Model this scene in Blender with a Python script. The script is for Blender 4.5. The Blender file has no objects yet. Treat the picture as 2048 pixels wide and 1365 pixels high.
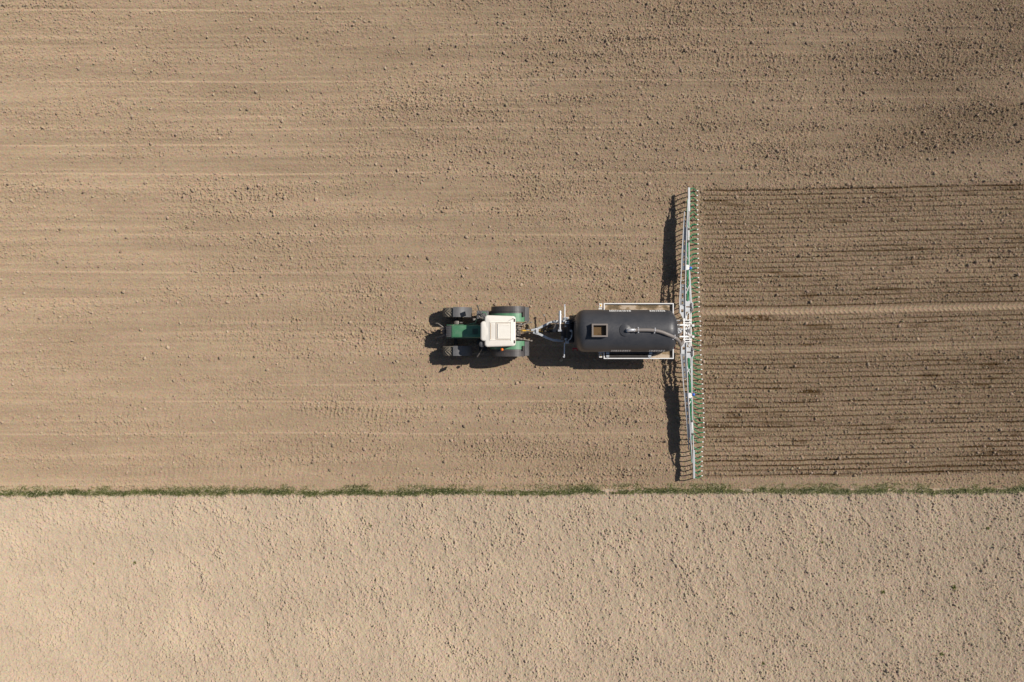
import bpy, math, random
import numpy as np
from mathutils import Vector, Matrix

# ------------------------------------------------------------------ camera, sky, sun
scene = bpy.context.scene
CAMH = 43.0
FPX = 2048 * 28.0 / 36.0            # photo focal length in photo pixels
cam_data = bpy.data.cameras.new("camera")
cam_data.lens = 28.0
cam_data.sensor_width = 36.0
cam_data.clip_end = 3000.0
cam = bpy.data.objects.new("camera", cam_data)
scene.collection.objects.link(cam)
cam.location = (0, 0, CAMH)
cam.rotation_euler = (0, 0, 0)
scene.camera = cam

SUNV = Vector((0.865, 0.355, 1.0)).normalized()      # towards the sun
elev = math.asin(SUNV.z)
azim = math.atan2(SUNV.x, SUNV.y)                     # clockwise from +Y
world = bpy.data.worlds.new("World")
scene.world = world
world.use_nodes = True
wn = world.node_tree
wn.nodes.clear()
sky = wn.nodes.new("ShaderNodeTexSky")
sky.sky_type = 'NISHITA'
sky.sun_disc = False
sky.sun_elevation = elev
sky.sun_rotation = azim
bg = wn.nodes.new("ShaderNodeBackground")
bg.inputs[1].default_value = 0.055
wo = wn.nodes.new("ShaderNodeOutputWorld")
wn.links.new(sky.outputs[0], bg.inputs[0])
wn.links.new(bg.outputs[0], wo.inputs[0])

sd = bpy.data.lights.new("sun", 'SUN')
sd.energy = 4.6
sd.angle = math.radians(0.5)
sd.color = (1.0, 0.94, 0.86)
sun = bpy.data.objects.new("sun", sd)
scene.collection.objects.link(sun)
sun.rotation_euler = SUNV.to_track_quat('Z', 'Y').to_euler()
sun.location = (30, 12, 40)

scene.view_settings.view_transform = 'Standard'
scene.view_settings.look = 'None'
scene.view_settings.exposure = 0.0
scene.view_settings.gamma = 1.0

rnd = random.Random(7)
rng = np.random.default_rng(11)
SLOPE = 0.0030                       # the field edge runs slightly askew
YB = -7.775                          # field edge at x = 0


def P(px, py, z):
    d = (CAMH - z) / FPX
    return Vector(((px - 1024) * d, (682.5 - py) * d, z))


# ------------------------------------------------------------------ materials
def new_mat(name):
    m = bpy.data.materials.new(name)
    m.use_nodes = True
    nt = m.node_tree
    nt.nodes.clear()
    out = nt.nodes.new("ShaderNodeOutputMaterial")
    return m, nt, out


def coords(nt, scale=(1, 1, 1), kind='Object'):
    tc = nt.nodes.new("ShaderNodeTexCoord")
    mp = nt.nodes.new("ShaderNodeMapping")
    mp.inputs['Scale'].default_value = scale
    nt.links.new(tc.outputs[kind], mp.inputs[0])
    return mp.outputs[0]


def noise(nt, vec, scale, detail=4, rough=0.55):
    n = nt.nodes.new("ShaderNodeTexNoise")
    n.inputs['Scale'].default_value = scale
    n.inputs['Detail'].default_value = detail
    n.inputs['Roughness'].default_value = rough
    nt.links.new(vec, n.inputs['Vector'])
    return n.outputs[0]


def ramp(nt, fac, a, b, lo=0.0, hi=1.0):
    r = nt.nodes.new("ShaderNodeMapRange")
    r.inputs[1].default_value = a
    r.inputs[2].default_value = b
    r.inputs[3].default_value = lo
    r.inputs[4].default_value = hi
    nt.links.new(fac, r.inputs[0])
    return r.outputs[0]


def mix(nt, fac, a, b):
    m = nt.nodes.new("ShaderNodeMix")
    m.data_type = 'RGBA'
    for sock, v in ((m.inputs[0], fac), (m.inputs[6], a), (m.inputs[7], b)):
        if isinstance(v, (int, float)):
            sock.default_value = v
        elif isinstance(v, tuple):
            sock.default_value = (*v, 1) if len(v) == 3 else v
        else:
            nt.links.new(v, sock)
    return m.outputs[2]


def math_node(nt, op, a, b=None):
    m = nt.nodes.new("ShaderNodeMath")
    m.operation = op
    for i, v in enumerate((a, b)):
        if v is None:
            continue
        if isinstance(v, (int, float)):
            m.inputs[i].default_value = v
        else:
            nt.links.new(v, m.inputs[i])
    return m.outputs[0]


def attr(nt, name):
    a = nt.nodes.new("ShaderNodeAttribute")
    a.attribute_name = name
    return a.outputs['Fac']


def surf_mat(name, col, rough=0.5, metal=0.0, dust=0.25, dust_col=(0.30, 0.22, 0.15), nscale=3.0, spec=0.5,
             bump=0.0, bscale=40.0, coat=0.0):
    m, nt, out = new_mat(name)
    b = nt.nodes.new("ShaderNodeBsdfPrincipled")
    v = coords(nt)
    n1 = noise(nt, v, nscale, 6, 0.65)
    n2 = noise(nt, v, nscale * 7.3, 4, 0.6)
    f = math_node(nt, 'ADD', math_node(nt, 'MULTIPLY', n1, 0.65), math_node(nt, 'MULTIPLY', n2, 0.35))
    f = ramp(nt, f, 0.38, 0.72, dust * 0.25, dust)
    nt.links.new(mix(nt, f, col, dust_col), b.inputs['Base Color'])
    b.inputs['Metallic'].default_value = metal
    nt.links.new(ramp(nt, n2, 0.3, 0.7, rough * 0.85, min(1, rough * 1.25)), b.inputs['Roughness'])
    b.inputs['Specular IOR Level'].default_value = spec
    b.inputs['Coat Weight'].default_value = coat
    if bump:
        bp = nt.nodes.new("ShaderNodeBump")
        bp.inputs['Strength'].default_value = 0.6
        bp.inputs['Distance'].default_value = bump
        nt.links.new(noise(nt, v, bscale, 5, 0.6), bp.inputs['Height'])
        nt.links.new(bp.outputs[0], b.inputs['Normal'])
    nt.links.new(b.outputs[0], out.inputs[0])
    return m


M = {
    'green': surf_mat("green_paint", (0.028, 0.200, 0.082), 0.38, dust=0.50, dust_col=(0.30, 0.38, 0.29), coat=0.3),
    'cream': surf_mat("cream_paint", (0.86, 0.82, 0.74), 0.5, dust=0.26, dust_col=(0.50, 0.40, 0.29)),
    'black': surf_mat("black_plastic", (0.022, 0.022, 0.024), 0.55, dust=0.22),
    'greyplastic': surf_mat("grey_plastic", (0.085, 0.084, 0.088), 0.5, dust=0.35, dust_col=(0.26, 0.25, 0.24)),
    'darkfender': surf_mat("fender_plastic", (0.040, 0.040, 0.046), 0.42, dust=0.20),
    'rubber': surf_mat("tyre_rubber", (0.13, 0.115, 0.092), 0.9, dust=0.9, dust_col=(0.46, 0.39, 0.29), nscale=2.0, bump=0.01),
    'steel': surf_mat("dirty_steel", (0.22, 0.21, 0.20), 0.5, 0.5, dust=0.5),
    'galv': surf_mat("galvanised_steel", (0.52, 0.54, 0.56), 0.48, 0.35, dust=0.22, dust_col=(0.38, 0.34, 0.30), nscale=5.0),
    'lightgalv': surf_mat("light_galvanised_steel", (0.50, 0.51, 0.52), 0.5, 0.2, dust=0.2, dust_col=(0.42, 0.38, 0.33), nscale=5.0),
    'white': surf_mat("white_paint", (0.80, 0.80, 0.79), 0.45, dust=0.12),
    'tank': surf_mat("tank_plastic", (0.032, 0.035, 0.043), 0.42, dust=0.18, dust_col=(0.22, 0.20, 0.19), nscale=1.6, bump=0.004, bscale=22),
    'pipe': surf_mat("grey_pipe", (0.20, 0.185, 0.18), 0.5, dust=0.3),
    'frame': surf_mat("hatch_frame", (0.19, 0.17, 0.16), 0.6, dust=0.4),
    'hose': surf_mat("green_hose", (0.003, 0.20, 0.082), 0.4, dust=0.08),
    'orange': surf_mat("orange_lens", (0.90, 0.20, 0.02), 0.3, dust=0.05),
    'yellow': surf_mat("yellow_plastic", (0.72, 0.42, 0.03), 0.5, dust=0.15),
    'red': surf_mat("red_plastic", (0.55, 0.02, 0.03), 0.4, dust=0.1),
    'redlens': surf_mat("red_lens", (0.40, 0.01, 0.01), 0.3, dust=0.1),
    'blue': surf_mat("blue_plastic", (0.01, 0.11, 0.55), 0.4, dust=0.05),
    'chrome': surf_mat("bright_steel", (0.75, 0.75, 0.76), 0.3, 0.6, dust=0.08),
    'rimpaint': surf_mat("rim_paint", (0.55, 0.54, 0.5), 0.5, dust=0.35),
    'slurry': surf_mat("slurry", (0.105, 0.058, 0.016), 0.4, dust=0.25, dust_col=(0.17, 0.10, 0.035), nscale=9, bump=0.01, bscale=20),
    'seat': surf_mat("seat_cloth", (0.05, 0.05, 0.055), 0.9, dust=0.1),
}

# glass
m, nt, out = new_mat("tinted_glass")
b = nt.nodes.new("ShaderNodeBsdfPrincipled")
b.inputs['Base Color'].default_value = (0.12, 0.16, 0.15, 1)
b.inputs['Roughness'].default_value = 0.08
b.inputs['Alpha'].default_value = 0.55
nt.links.new(b.outputs[0], out.inputs[0])
M['glass'] = m

# splashed mud on the mudguards
m, nt, out = new_mat("muddy_sheet")
b = nt.nodes.new("ShaderNodeBsdfPrincipled")
v = coords(nt, (1, 2.2, 1))
n1 = noise(nt, v, 1.5, 7, 0.6)
n2 = noise(nt, v, 9, 5, 0.6)
c = mix(nt, ramp(nt, n1, 0.47, 0.50), (0.50, 0.40, 0.30), (0.26, 0.175, 0.09))
c = mix(nt, ramp(nt, n1, 0.54, 0.565), c, (0.085, 0.055, 0.02))
c = mix(nt, ramp(nt, n2, 0.35, 0.7, 0.0, 0.5), c, (0.34, 0.26, 0.17))
nt.links.new(c, b.inputs['Base Color'])
b.inputs['Roughness'].default_value = 0.75
nt.links.new(b.outputs[0], out.inputs[0])
M['mud'] = m


def soil_mat(name, base, dark, wet_falloff_col, bump, bscale, streak):
    m, nt, out = new_mat(name)
    d = nt.nodes.new("ShaderNodeBsdfDiffuse")
    d.inputs['Roughness'].default_value = 1.0
    v = coords(nt)
    big = noise(nt, coords(nt, (0.10, 0.6, 1)), 1.0, 4, 0.6)
    mid = noise(nt, v, 2.2, 6, 0.65)
    fine = noise(nt, v, 26.0, 5, 0.7)
    c = mix(nt, ramp(nt, big, 0.35, 0.65, 0.0, streak), base, dark)
    c = mix(nt, ramp(nt, mid, 0.4, 0.7, 0.0, 0.35), c, dark)
    c = mix(nt, ramp(nt, fine, 0.42, 0.75, 0.0, 0.45), c, dark)
    c = mix(nt, ramp(nt, fine, 0.50, 0.28, 0.0, 0.30), c, tuple(min(1, x * 1.35) for x in base))
    c = mix(nt, attr(nt, "pale"), c, tuple(x * 1.12 for x in base))
    # mineral grains differ a little in hue
    gn = nt.nodes.new("ShaderNodeTexNoise")
    gn.inputs['Scale'].default_value = 11.0
    gn.inputs['Detail'].default_value = 3.0
    nt.links.new(v, gn.inputs['Vector'])
    mg = nt.nodes.new("ShaderNodeMix")
    mg.data_type = 'RGBA'
    mg.blend_type = 'OVERLAY'
    mg.inputs[0].default_value = 0.30
    nt.links.new(c, mg.inputs[6])
    nt.links.new(gn.outputs['Color'], mg.inputs[7])
    c = mg.outputs[2]
    wet_falloff = attr(nt, "wet_falloff")  # wetness, plus light falloff painted on the tilled field
    c = mix(nt, wet_falloff, c, wet_falloff_col)
    nt.links.new(c, d.inputs['Color'])
    bp = nt.nodes.new("ShaderNodeBump")
    bp.inputs['Strength'].default_value = 0.9
    bp.inputs['Distance'].default_value = bump
    h = math_node(nt, 'ADD', noise(nt, v, bscale, 5, 0.7), math_node(nt, 'MULTIPLY', noise(nt, v, bscale * 0.35, 4, 0.6), 1.4))
    nt.links.new(h, bp.inputs['Height'])
    nt.links.new(bp.outputs[0], d.inputs['Normal'])
    nt.links.new(d.outputs[0], out.inputs[0])
    return m


M['soil'] = soil_mat("tilled_soil", (0.455, 0.342, 0.233), (0.290, 0.213, 0.140), (0.100, 0.058, 0.025), 0.030, 20.0, 0.55)
M['soil2'] = soil_mat("dry_soil", (0.545, 0.438, 0.322), (0.375, 0.298, 0.216), (0.1, 0.06, 0.03), 0.045, 14.0, 0.25)
M['clod'] = soil_mat("clod_soil", (0.47, 0.362, 0.262), (0.32, 0.24, 0.168), (0.10, 0.065, 0.035), 0.02, 30.0, 0.3)

# grass blades: colour per blade
m, nt, out = new_mat("grass_blades")
b = nt.nodes.new("ShaderNodeBsdfPrincipled")
a = attr(nt, "tone")
c = mix(nt, ramp(nt, a, 0.0, 0.5), (0.034, 0.058, 0.009), (0.195, 0.200, 0.045))
c = mix(nt, ramp(nt, a, 0.55, 0.75), c, (0.36, 0.32, 0.17))
c = mix(nt, ramp(nt, a, 0.8, 1.0), c, (0.50, 0.42, 0.29))
nt.links.new(c, b.inputs['Base Color'])
b.inputs['Roughness'].default_value = 0.7
nt.links.new(b.outputs[0], out.inputs[0])
M['grass'] = m


# ------------------------------------------------------------------ object helpers
def tag(o, label=None, cat=None, group=None, kind=None):
    if label: o['label'] = label
    if cat: o['category'] = cat
    if group: o['group'] = group
    if kind: o['kind'] = kind
    return o


def empty(name, loc):
    o = bpy.data.objects.new(name, None)
    o.empty_display_size = 0.3
    scene.collection.objects.link(o)
    o.location = loc
    return o


def world_loc(o):
    v = Vector((0, 0, 0))
    while o is not None:
        v += Vector(o.location)
        o = o.parent
    return v


class MB:
    def __init__(self):
        self.v = []
        self.f = []
        self.s = []

    def add(self, verts, faces, smooth=False):
        n = len(self.v)
        self.v += [tuple(p) for p in verts]
        self.f += [tuple(i + n for i in fc) for fc in faces]
        self.s += [smooth] * len(faces)
        return self

    def box(self, x0, x1, y0, y1, z0, z1, bev=0.0):
        """box, optionally with chamfered edges"""
        c = Vector(((x0 + x1) / 2, (y0 + y1) / 2, (z0 + z1) / 2))
        return self.rbox(c, (abs(x1 - x0), abs(y1 - y0), abs(z1 - z0)), None, bev)

    def rbox(self, c, size, mat=None, bev=0.0):
        hx, hy, hz = (s / 2 for s in size)
        if bev <= 0:
            vs = [Vector((sx * hx, sy * hy, sz * hz)) for sx in (-1, 1) for sy in (-1, 1) for sz in (-1, 1)]
            fs = [(0, 1, 3, 2), (4, 6, 7, 5), (0, 4, 5, 1), (2, 3, 7, 6), (0, 2, 6, 4), (1, 5, 7, 3)]
        else:
            import bmesh
            bm = bmesh.new()
            bmesh.ops.create_cube(bm, size=1.0)
            for v_ in bm.verts:
                v_.co = Vector((v_.co.x * 2 * hx, v_.co.y * 2 * hy, v_.co.z * 2 * hz))
            bmesh.ops.bevel(bm, geom=bm.edges[:], offset=min(bev, hx * .9, hy * .9, hz * .9), segments=2, affect='EDGES', profile=0.6)
            bm.verts.index_update()
            vs = [v_.co.copy() for v_ in bm.verts]
            fs = [tuple(v_.index for v_ in f.verts) for f in bm.faces]
            bm.free()
        if mat is not None:
            vs = [mat @ p for p in vs]
        c = Vector(c)
        return self.add([p + c for p in vs], fs)

    def bar(self, a, b_, w, h=None, up=Vector((0, 0, 1)), bev=0.0):
        """rectangular bar from a to b_"""
        a, b_ = Vector(a), Vector(b_)
        h = h or w
        d = b_ - a
        L = d.length
        x = d.normalized()
        y = up.cross(x)
        if y.length < 1e-4:
            y = Vector((0, 1, 0)).cross(x)
        y.normalize()
        z = x.cross(y)
        mt = Matrix((x, y, z)).transposed()
        return self.rbox((a + b_) / 2, (L, w, h), mt, bev)

    def tube(self, pts, r, n=10, cap=True, smooth=True, radii=None):
        pts = [Vector(p) for p in pts]
        rings = []
        ref = Vector((0, 0, 1))
        for i, p in enumerate(pts):
            t = (pts[min(i + 1, len(pts) - 1)] - pts[max(i - 1, 0)]).normalized()
            u = ref - t * ref.dot(t)
            if u.length < 0.05:
                ref = Vector((0, 1, 0))
                u = ref - t * ref.dot(t)
            u.normalize()
            ref = u
            w = t.cross(u)
            rr = radii[i] if radii else r
            rings.append([p + (u * math.cos(k * 2 * math.pi / n) + w * math.sin(k * 2 * math.pi / n)) * rr for k in range(n)])
        vs = [q for rg in rings for q in rg]
        fs = []
        for i in range(len(rings) - 1):
            for k in range(n):
                fs.append((i * n + k, i * n + (k + 1) % n, (i + 1) * n + (k + 1) % n, (i + 1) * n + k))
        self.add(vs, fs, smooth)
        if cap:
            self.add(rings[0], [tuple(reversed(range(n)))])
            self.add(rings[-1], [tuple(range(n))])
        return self

    def lathe(self, c, axis, prof, n=32, smooth=True, a0=0.0, a1=2 * math.pi):
        """prof: list of (along axis, radius)"""
        c = Vector(c)
        ax = Vector(axis).normalized()
        u = Vector((0, 0, 1)) if abs(ax.z) < 0.9 else Vector((1, 0, 0))
        u = (u - ax * u.dot(ax)).normalized()
        w = ax.cross(u)
        full = abs(a1 - a0 - 2 * math.pi) < 1e-6
        m_ = n if full else n + 1
        vs = []
        for (h, r) in prof:
            for k in range(m_):
                t = a0 + (a1 - a0) * k / n
                vs.append(c + ax * h + (u * math.cos(t) + w * math.sin(t)) * max(r, 1e-5))
        fs = []
        for i in range(len(prof) - 1):
            for k in range(n):
                k2 = (k + 1) % m_ if full else k + 1
                fs.append((i * m_ + k, i * m_ + k2, (i + 1) * m_ + k2, (i + 1) * m_ + k))
        return self.add(vs, fs, smooth)

    def disc(self, c, r, h, n=24):
        return self.lathe(c, (0, 0, 1), [(0, r), (h, r), (h, 0)], n, smooth=False)

    def ball(self, c, r, n=10, sz=1.0):
        prof = [(-r * sz * math.cos(math.pi * i / n), r * math.sin(math.pi * i / n)) for i in range(n + 1)]
        return self.lathe(c, (0, 0, 1), prof, 16)

    def build(self, name, mat, parent=None, loc=None):
        me = bpy.data.meshes.new(name)
        base = (world_loc(parent) if parent else Vector((0, 0, 0)))
        off = base if loc is None else (base + Vector(loc))
        me.from_pydata([tuple(Vector(p) - off) for p in self.v], [], self.f)
        me.polygons.foreach_set('use_smooth', self.s)
        me.materials.append(mat)
        me.validate()
        me.update()
        o = bpy.data.objects.new(name, me)
        scene.collection.objects.link(o)
        if parent: o.parent = parent
        if loc is not None: o.location = loc
        return o


def smooth_path(pts, sub=6):
    pts = [Vector(p) for p in pts]
    if len(pts) < 3: return pts
    q = [pts[0] * 2 - pts[1]] + pts + [pts[-1] * 2 - pts[-2]]
    out_ = []
    for i in range(1, len(q) - 2):
        for k in range(sub):
            t = k / sub
            a_, b1, c1, d1 = q[i - 1], q[i], q[i + 1], q[i + 2]
            out_.append(0.5 * ((2 * b1) + (c1 - a_) * t + (2 * a_ - 5 * b1 + 4 * c1 - d1) * t * t + (3 * b1 - a_ - 3 * c1 + d1) * t ** 3))
    out_.append(pts[-1])
    return out_


def interp(pts, y):
    """x (and further values) along a list of (y, x...)"""
    ys = [p[0] for p in pts]
    return float(np.interp(y, ys, [p[1] for p in pts]))


# ------------------------------------------------------------------ the ground
CELL = 0.030
xf = np.arange(-31.0, 31.0001, CELL)
yf = np.arange(-21.6, 21.6, CELL)
NY, NX = len(yf), len(xf)
FX, FY = np.meshgrid(xf, yf)
kx = np.fft.rfftfreq(NX, CELL)[None, :]
ky = np.fft.fftfreq(NY, CELL)[:, None]


def gnoise(lx, ly, seed, ang=0.0, lo=None):
    """Gaussian-filtered white noise with correlation lengths lx, ly (m); lo removes the coarse part"""
    g = np.random.default_rng(seed).standard_normal((NY, NX)).astype(np.float32)
    F = np.fft.rfft2(g)
    ca, sa = math.cos(ang), math.sin(ang)
    k1, k2 = kx * ca + ky * sa, -kx * sa + ky * ca
    e = (k1 * lx) ** 2 + (k2 * ly) ** 2
    H = np.exp(-e * 5.0)
    if lo:
        H = H - np.exp(-((kx * lo) ** 2 + (ky * lo) ** 2) * 5.0)
    r = np.fft.irfft2(F * H, s=(NY, NX))
    return (r / r.std()).astype(np.float32)


def sstep(a, b_, x):
    t = np.clip((x - a) / (b_ - a), 0, 1)
    return t * t * (3 - 2 * t)


GS = FPX / CAMH                      # photo pixels per metre on the ground
PXX = 1024 + FX * GS                 # photo position of every ground vertex
PYY = 682.5 - (FY + SLOPE * FX) * GS

# --- the tilled field
streak1 = gnoise(9.0, 0.30, 1)
streak2 = gnoise(3.0, 0.09, 2)
wide = gnoise(4.0, 1.1, 3)
g_fine = gnoise(0.030, 0.035, 4)
g_mid = gnoise(0.085, 0.085, 5)
g_low = gnoise(0.5, 0.35, 6)
rough_mask = np.clip(0.95 + 0.22 * wide + 0.18 * gnoise(1.2, 0.35, 7) + 0.12 * streak1, 0.45, 1.7) * (0.85 + 0.15 * sstep(500, 1500, PXX))
worked = sstep(1396, 1412, PXX) * sstep(374, 384, PYY) * (1 - sstep(950, 962, PYY))
rough_mask = rough_mask * (1 - worked) + worked * (0.80 + 0.10 * gnoise(2.0, 0.1, 12))
g_sm = gnoise(0.050, 0.050, 8, lo=0.11)
g_cr = gnoise(0.034, 0.034, 9, lo=0.07)
lump = np.maximum(g_mid - 1.0, 0) ** 0.8
lump2 = np.maximum(g_sm - 0.75, 0) ** 0.7
lump3 = np.maximum(g_cr - 0.9, 0) ** 0.7
h_up = (0.014 * streak1 + 0.0085 * streak2 + 0.006 * g_low
        + rough_mask * (0.0105 * g_fine + 0.0070 * g_mid + 0.016 * lump + 0.032 * lump2 + 0.034 * lump3))
pale = np.clip(0.15 * streak1 + 0.10 * streak2, 0, 0.6)

# thin raised lines left by the harrow
for (ya, yb, x0, x1, amp) in ((22, 25, 0, 700, .02), (167, 157, 60, 2048, .028), (291, 300, 0, 500, .012), (205, 196, 300, 2048, .010),
                              (262, 250, 0, 1300, .010), (350, 343, 0, 2048, .012), (470, 470, 200, 1300, .012), (545, 545, 0, 900, .010),
                              (770, 768, 560, 1300, .020), (806, 800, 300, 1330, .018), (868, 866, 0, 1300, .012), (60, 55, 1000, 2048, .012)):
    yl = ya + (yb - ya) * PXX / 2048
    w_ = np.exp(-((PYY - yl - 1.5 * np.sin(PXX / 140.0 + ya)) / 1.8) ** 2) * sstep(x0 - 60, x0 + 60, PXX) * (1 - sstep(x1 - 60, x1 + 60, PXX))
    h_up += amp * w_
    pale = np.maximum(pale, 0.8 * w_)

# old faint lug marks running across
for (yc, hw, x0, x1) in ((824, 13, 260, 1240), (946, 13, 280, 1000), (395, 9, 0, 900), (640, 8, 0, 760), (300, 10, 380, 1300), (118, 12, 1380, 2048)):
    m_ = np.exp(-((PYY - yc) / hw) ** 4) * sstep(x0 - 80, x0 + 80, PXX) * (1 - sstep(x1 - 80, x1 + 80, PXX))
    ph = np.sin(2 * math.pi * (PXX + 0.12 * PYY) / 9.6 + 0.9 * g_low)
    h_up += 0.018 * m_ * np.clip(ph, -0.6, 1) * np.clip(0.8 + 0.6 * wide, 0, 1.4)


def bend(px):
    t = np.clip((px - 1400) / 650.0, 0, 1.3)
    return -11.5 * (t * t * (2.2 - 1.2 * np.clip(t, 0, 1)))


# rows laid down behind the spreader: 60 little furrows with slurry in them
BND = bend(PXX)
hend_y0, hend_dy = 381.8, 9.664
NHOSE = 60
rowpos = (PYY - BND - hend_y0) / hend_dy
wob = 0.035 * gnoise(1.6, 0.25, 21) + 0.025 * gnoise(0.35, 0.2, 22)
rp = rowpos + wob
ri = np.round(rp)
inrow = (ri >= 0) & (ri <= NHOSE - 1) & (PXX > 1398)
dist = np.abs(rp - ri)
xstart = sstep(1396, 1412, PXX)
fur = np.exp(-(dist / 0.14) ** 2) * inrow * xstart
side = np.exp(-((dist - 0.36) / 0.13) ** 2) * inrow * xstart
rowamp = np.random.default_rng(5).uniform(0.65, 1.0, NHOSE)
rowamp[44:] *= 1.3
rowamp[56:] *= 1.3
rowamp[0] = 1.25
amp = rowamp[np.clip(ri, 0, NHOSE - 1).astype(int)]
brk = np.clip(0.80 + 0.30 * gnoise(1.3, 0.12, 23), 0.45, 1.15)
h_up += -0.055 * fur * np.clip(amp, .5, 1.3) * brk + 0.010 * side
h_up += 0.6 * inrow * xstart * (0.006 * g_fine + 0.006 * lump + 0.020 * lump2 + 0.026 * lump3)
wetrow = np.exp(-(dist / 0.15) ** 2) * inrow * xstart
blot = np.clip(gnoise(0.9, 0.13, 24) - 1.35, 0, 1)
wet_falloff = np.clip(wetrow * amp * brk * 0.72 + (0.15 + 0.06 * sstep(700, 950, PYY)) * inrow * xstart * np.clip(1 + .35 * streak1 * .6 + .2 * wide, 0, 2), 0, 1) + np.clip(blot * 0.5, 0, .35) * inrow * xstart
# puddled spill behind the left wheel
for (cx, cy, sx, sy, a_) in ((1470, 636, 40, 3.5, .7), (1520, 634, 24, 6, .75), (1560, 637, 60, 2.5, .5), (1450, 612, 60, 3, .45), (1790, 537, 16, 4, .5),
                             (1625, 781, 16, 2.5, .9), (1550, 778, 14, 2.5, .6), (1600, 884, 12, 4, .8), (1775, 858, 12, 5, .7), (2035, 870, 18, 5, .6),
                             (1425, 704, 30, 3, .5), (1700, 660, 40, 3, .35)):
    wet_falloff += a_ * np.exp(-((PXX - cx) / sx) ** 2 - ((PYY - cy) / sy) ** 2) * np.clip(0.8 + 0.4 * g_mid, 0, 1.3)

# light falloff toward the upper right painted into soil colour, with uneven moist bands
damp_falloff = (0.5 + 0.35 * wide + 0.25 * streak1 + 0.25 * gnoise(6.0, 3.0, 61)) * sstep(900, 1900, PXX) * (1 - 0.75 * sstep(300, 420, PYY))
wet_falloff = wet_falloff + 0.19 * np.clip(damp_falloff, 0, 1.3)

# wheel tracks of tractor and tanker: pressed bands with lug prints
TRK = []
for (yc, hw, pl) in ((624.5, 10.5, 0.75), (701.0, 10.5, 0.4)):
    yl = yc + np.where(PXX > 1360, BND, 0)
    t0 = sstep(1030, 1050, PXX)
    dy = (PYY - yl)
    hw = np.where(PXX > 1400, 8.0 if pl > .5 else 6.5, hw)
    band = np.exp(-(dy / hw) ** 8) * t0 * np.where(PXX > 1400, 1.0 if pl > .5 else 0.5, 1)
    fade = 1 - 0.15 * sstep(1350, 1420, PXX)
    chev = ((PXX - np.abs(dy) * 0.85) / 9.9 + 0.04 * g_low) % 1.0
    ridge = np.exp(-((chev - 0.5) / 0.13) ** 2)
    flat_ = h_up * (1 - 0.8 * band)
    h_up = flat_ - 0.035 * band + 0.045 * band * ridge * fade * np.where(PXX > 1400, 1.25, 1.0) * (np.abs(dy) > 0.8)
    core = np.exp(-((dy - 1) / 4.5) ** 6) * sstep(1380, 1450, PXX)
    wet_falloff = wet_falloff * (1 - 0.85 * band * (1 - 0.6 * (np.abs(dy) > 6)))
    pale = np.maximum(pale, pl * core * np.clip(0.9 + 0.3 * wide, 0, 1.2) + 0.2 * band)
    wet_falloff += 0.35 * band * np.exp(-((chev - 0.72) / 0.07) ** 2) * (PXX < 1400)
wet_falloff = np.clip(wet_falloff, 0, 1)

# --- the neighbouring field, coarse crumbs
c1 = gnoise(0.030, 0.040, 31, 0.5)
c0_ = gnoise(0.055, 0.075, 35, 0.5)
c2 = gnoise(0.13, 0.17, 32, 0.55)
c3 = gnoise(0.30, 0.65, 33, 0.5)
c4 = gnoise(1.2, 1.9, 34, 0.6)
h_lo = (0.0125 * c1 + 0.0095 * c0_) * np.clip(1 + 0.3 * c3, .4, 1.8) + 0.009 * c2 + 0.009 * c3 + 0.010 * c4 + 0.026 * np.maximum(c1 + 0.4 * c2 - 1.1, 0) - 0.020 * np.maximum(-c0_ - 0.3 * c3 - 1.1, 0)
pale_lo = np.clip(0.2 * c4 + 0.1 * c3, 0, .6)

ylocal = FY                                     # before the askew shift
bank = 0.06 * np.exp(-((ylocal - YB + .3) / 0.25) ** 2)   # little grassy bank between the fields
sel = sstep(YB - 0.28, YB - 0.20, ylocal)
H = h_up * sel + h_lo * (1 - sel) + bank
edge = sstep(0, 1.2, 31.0 - np.abs(FX)) * sstep(0, 1.0, 21.5 - np.abs(FY))
H = (H * edge).astype(np.float32)
WET_FALLOFF = (wet_falloff * sel).astype(np.float32)
PALE = (pale * sel + pale_lo * (1 - sel)).astype(np.float32)


def height(x, y):
    """ground height at world positions (arrays)"""
    yy = y - SLOPE * x
    i = np.clip(np.round((x - xf[0]) / CELL).astype(int), 0, NX - 1)
    j = np.clip(np.round((yy - yf[0]) / CELL).astype(int), 0, NY - 1)
    return H[j, i]


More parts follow.
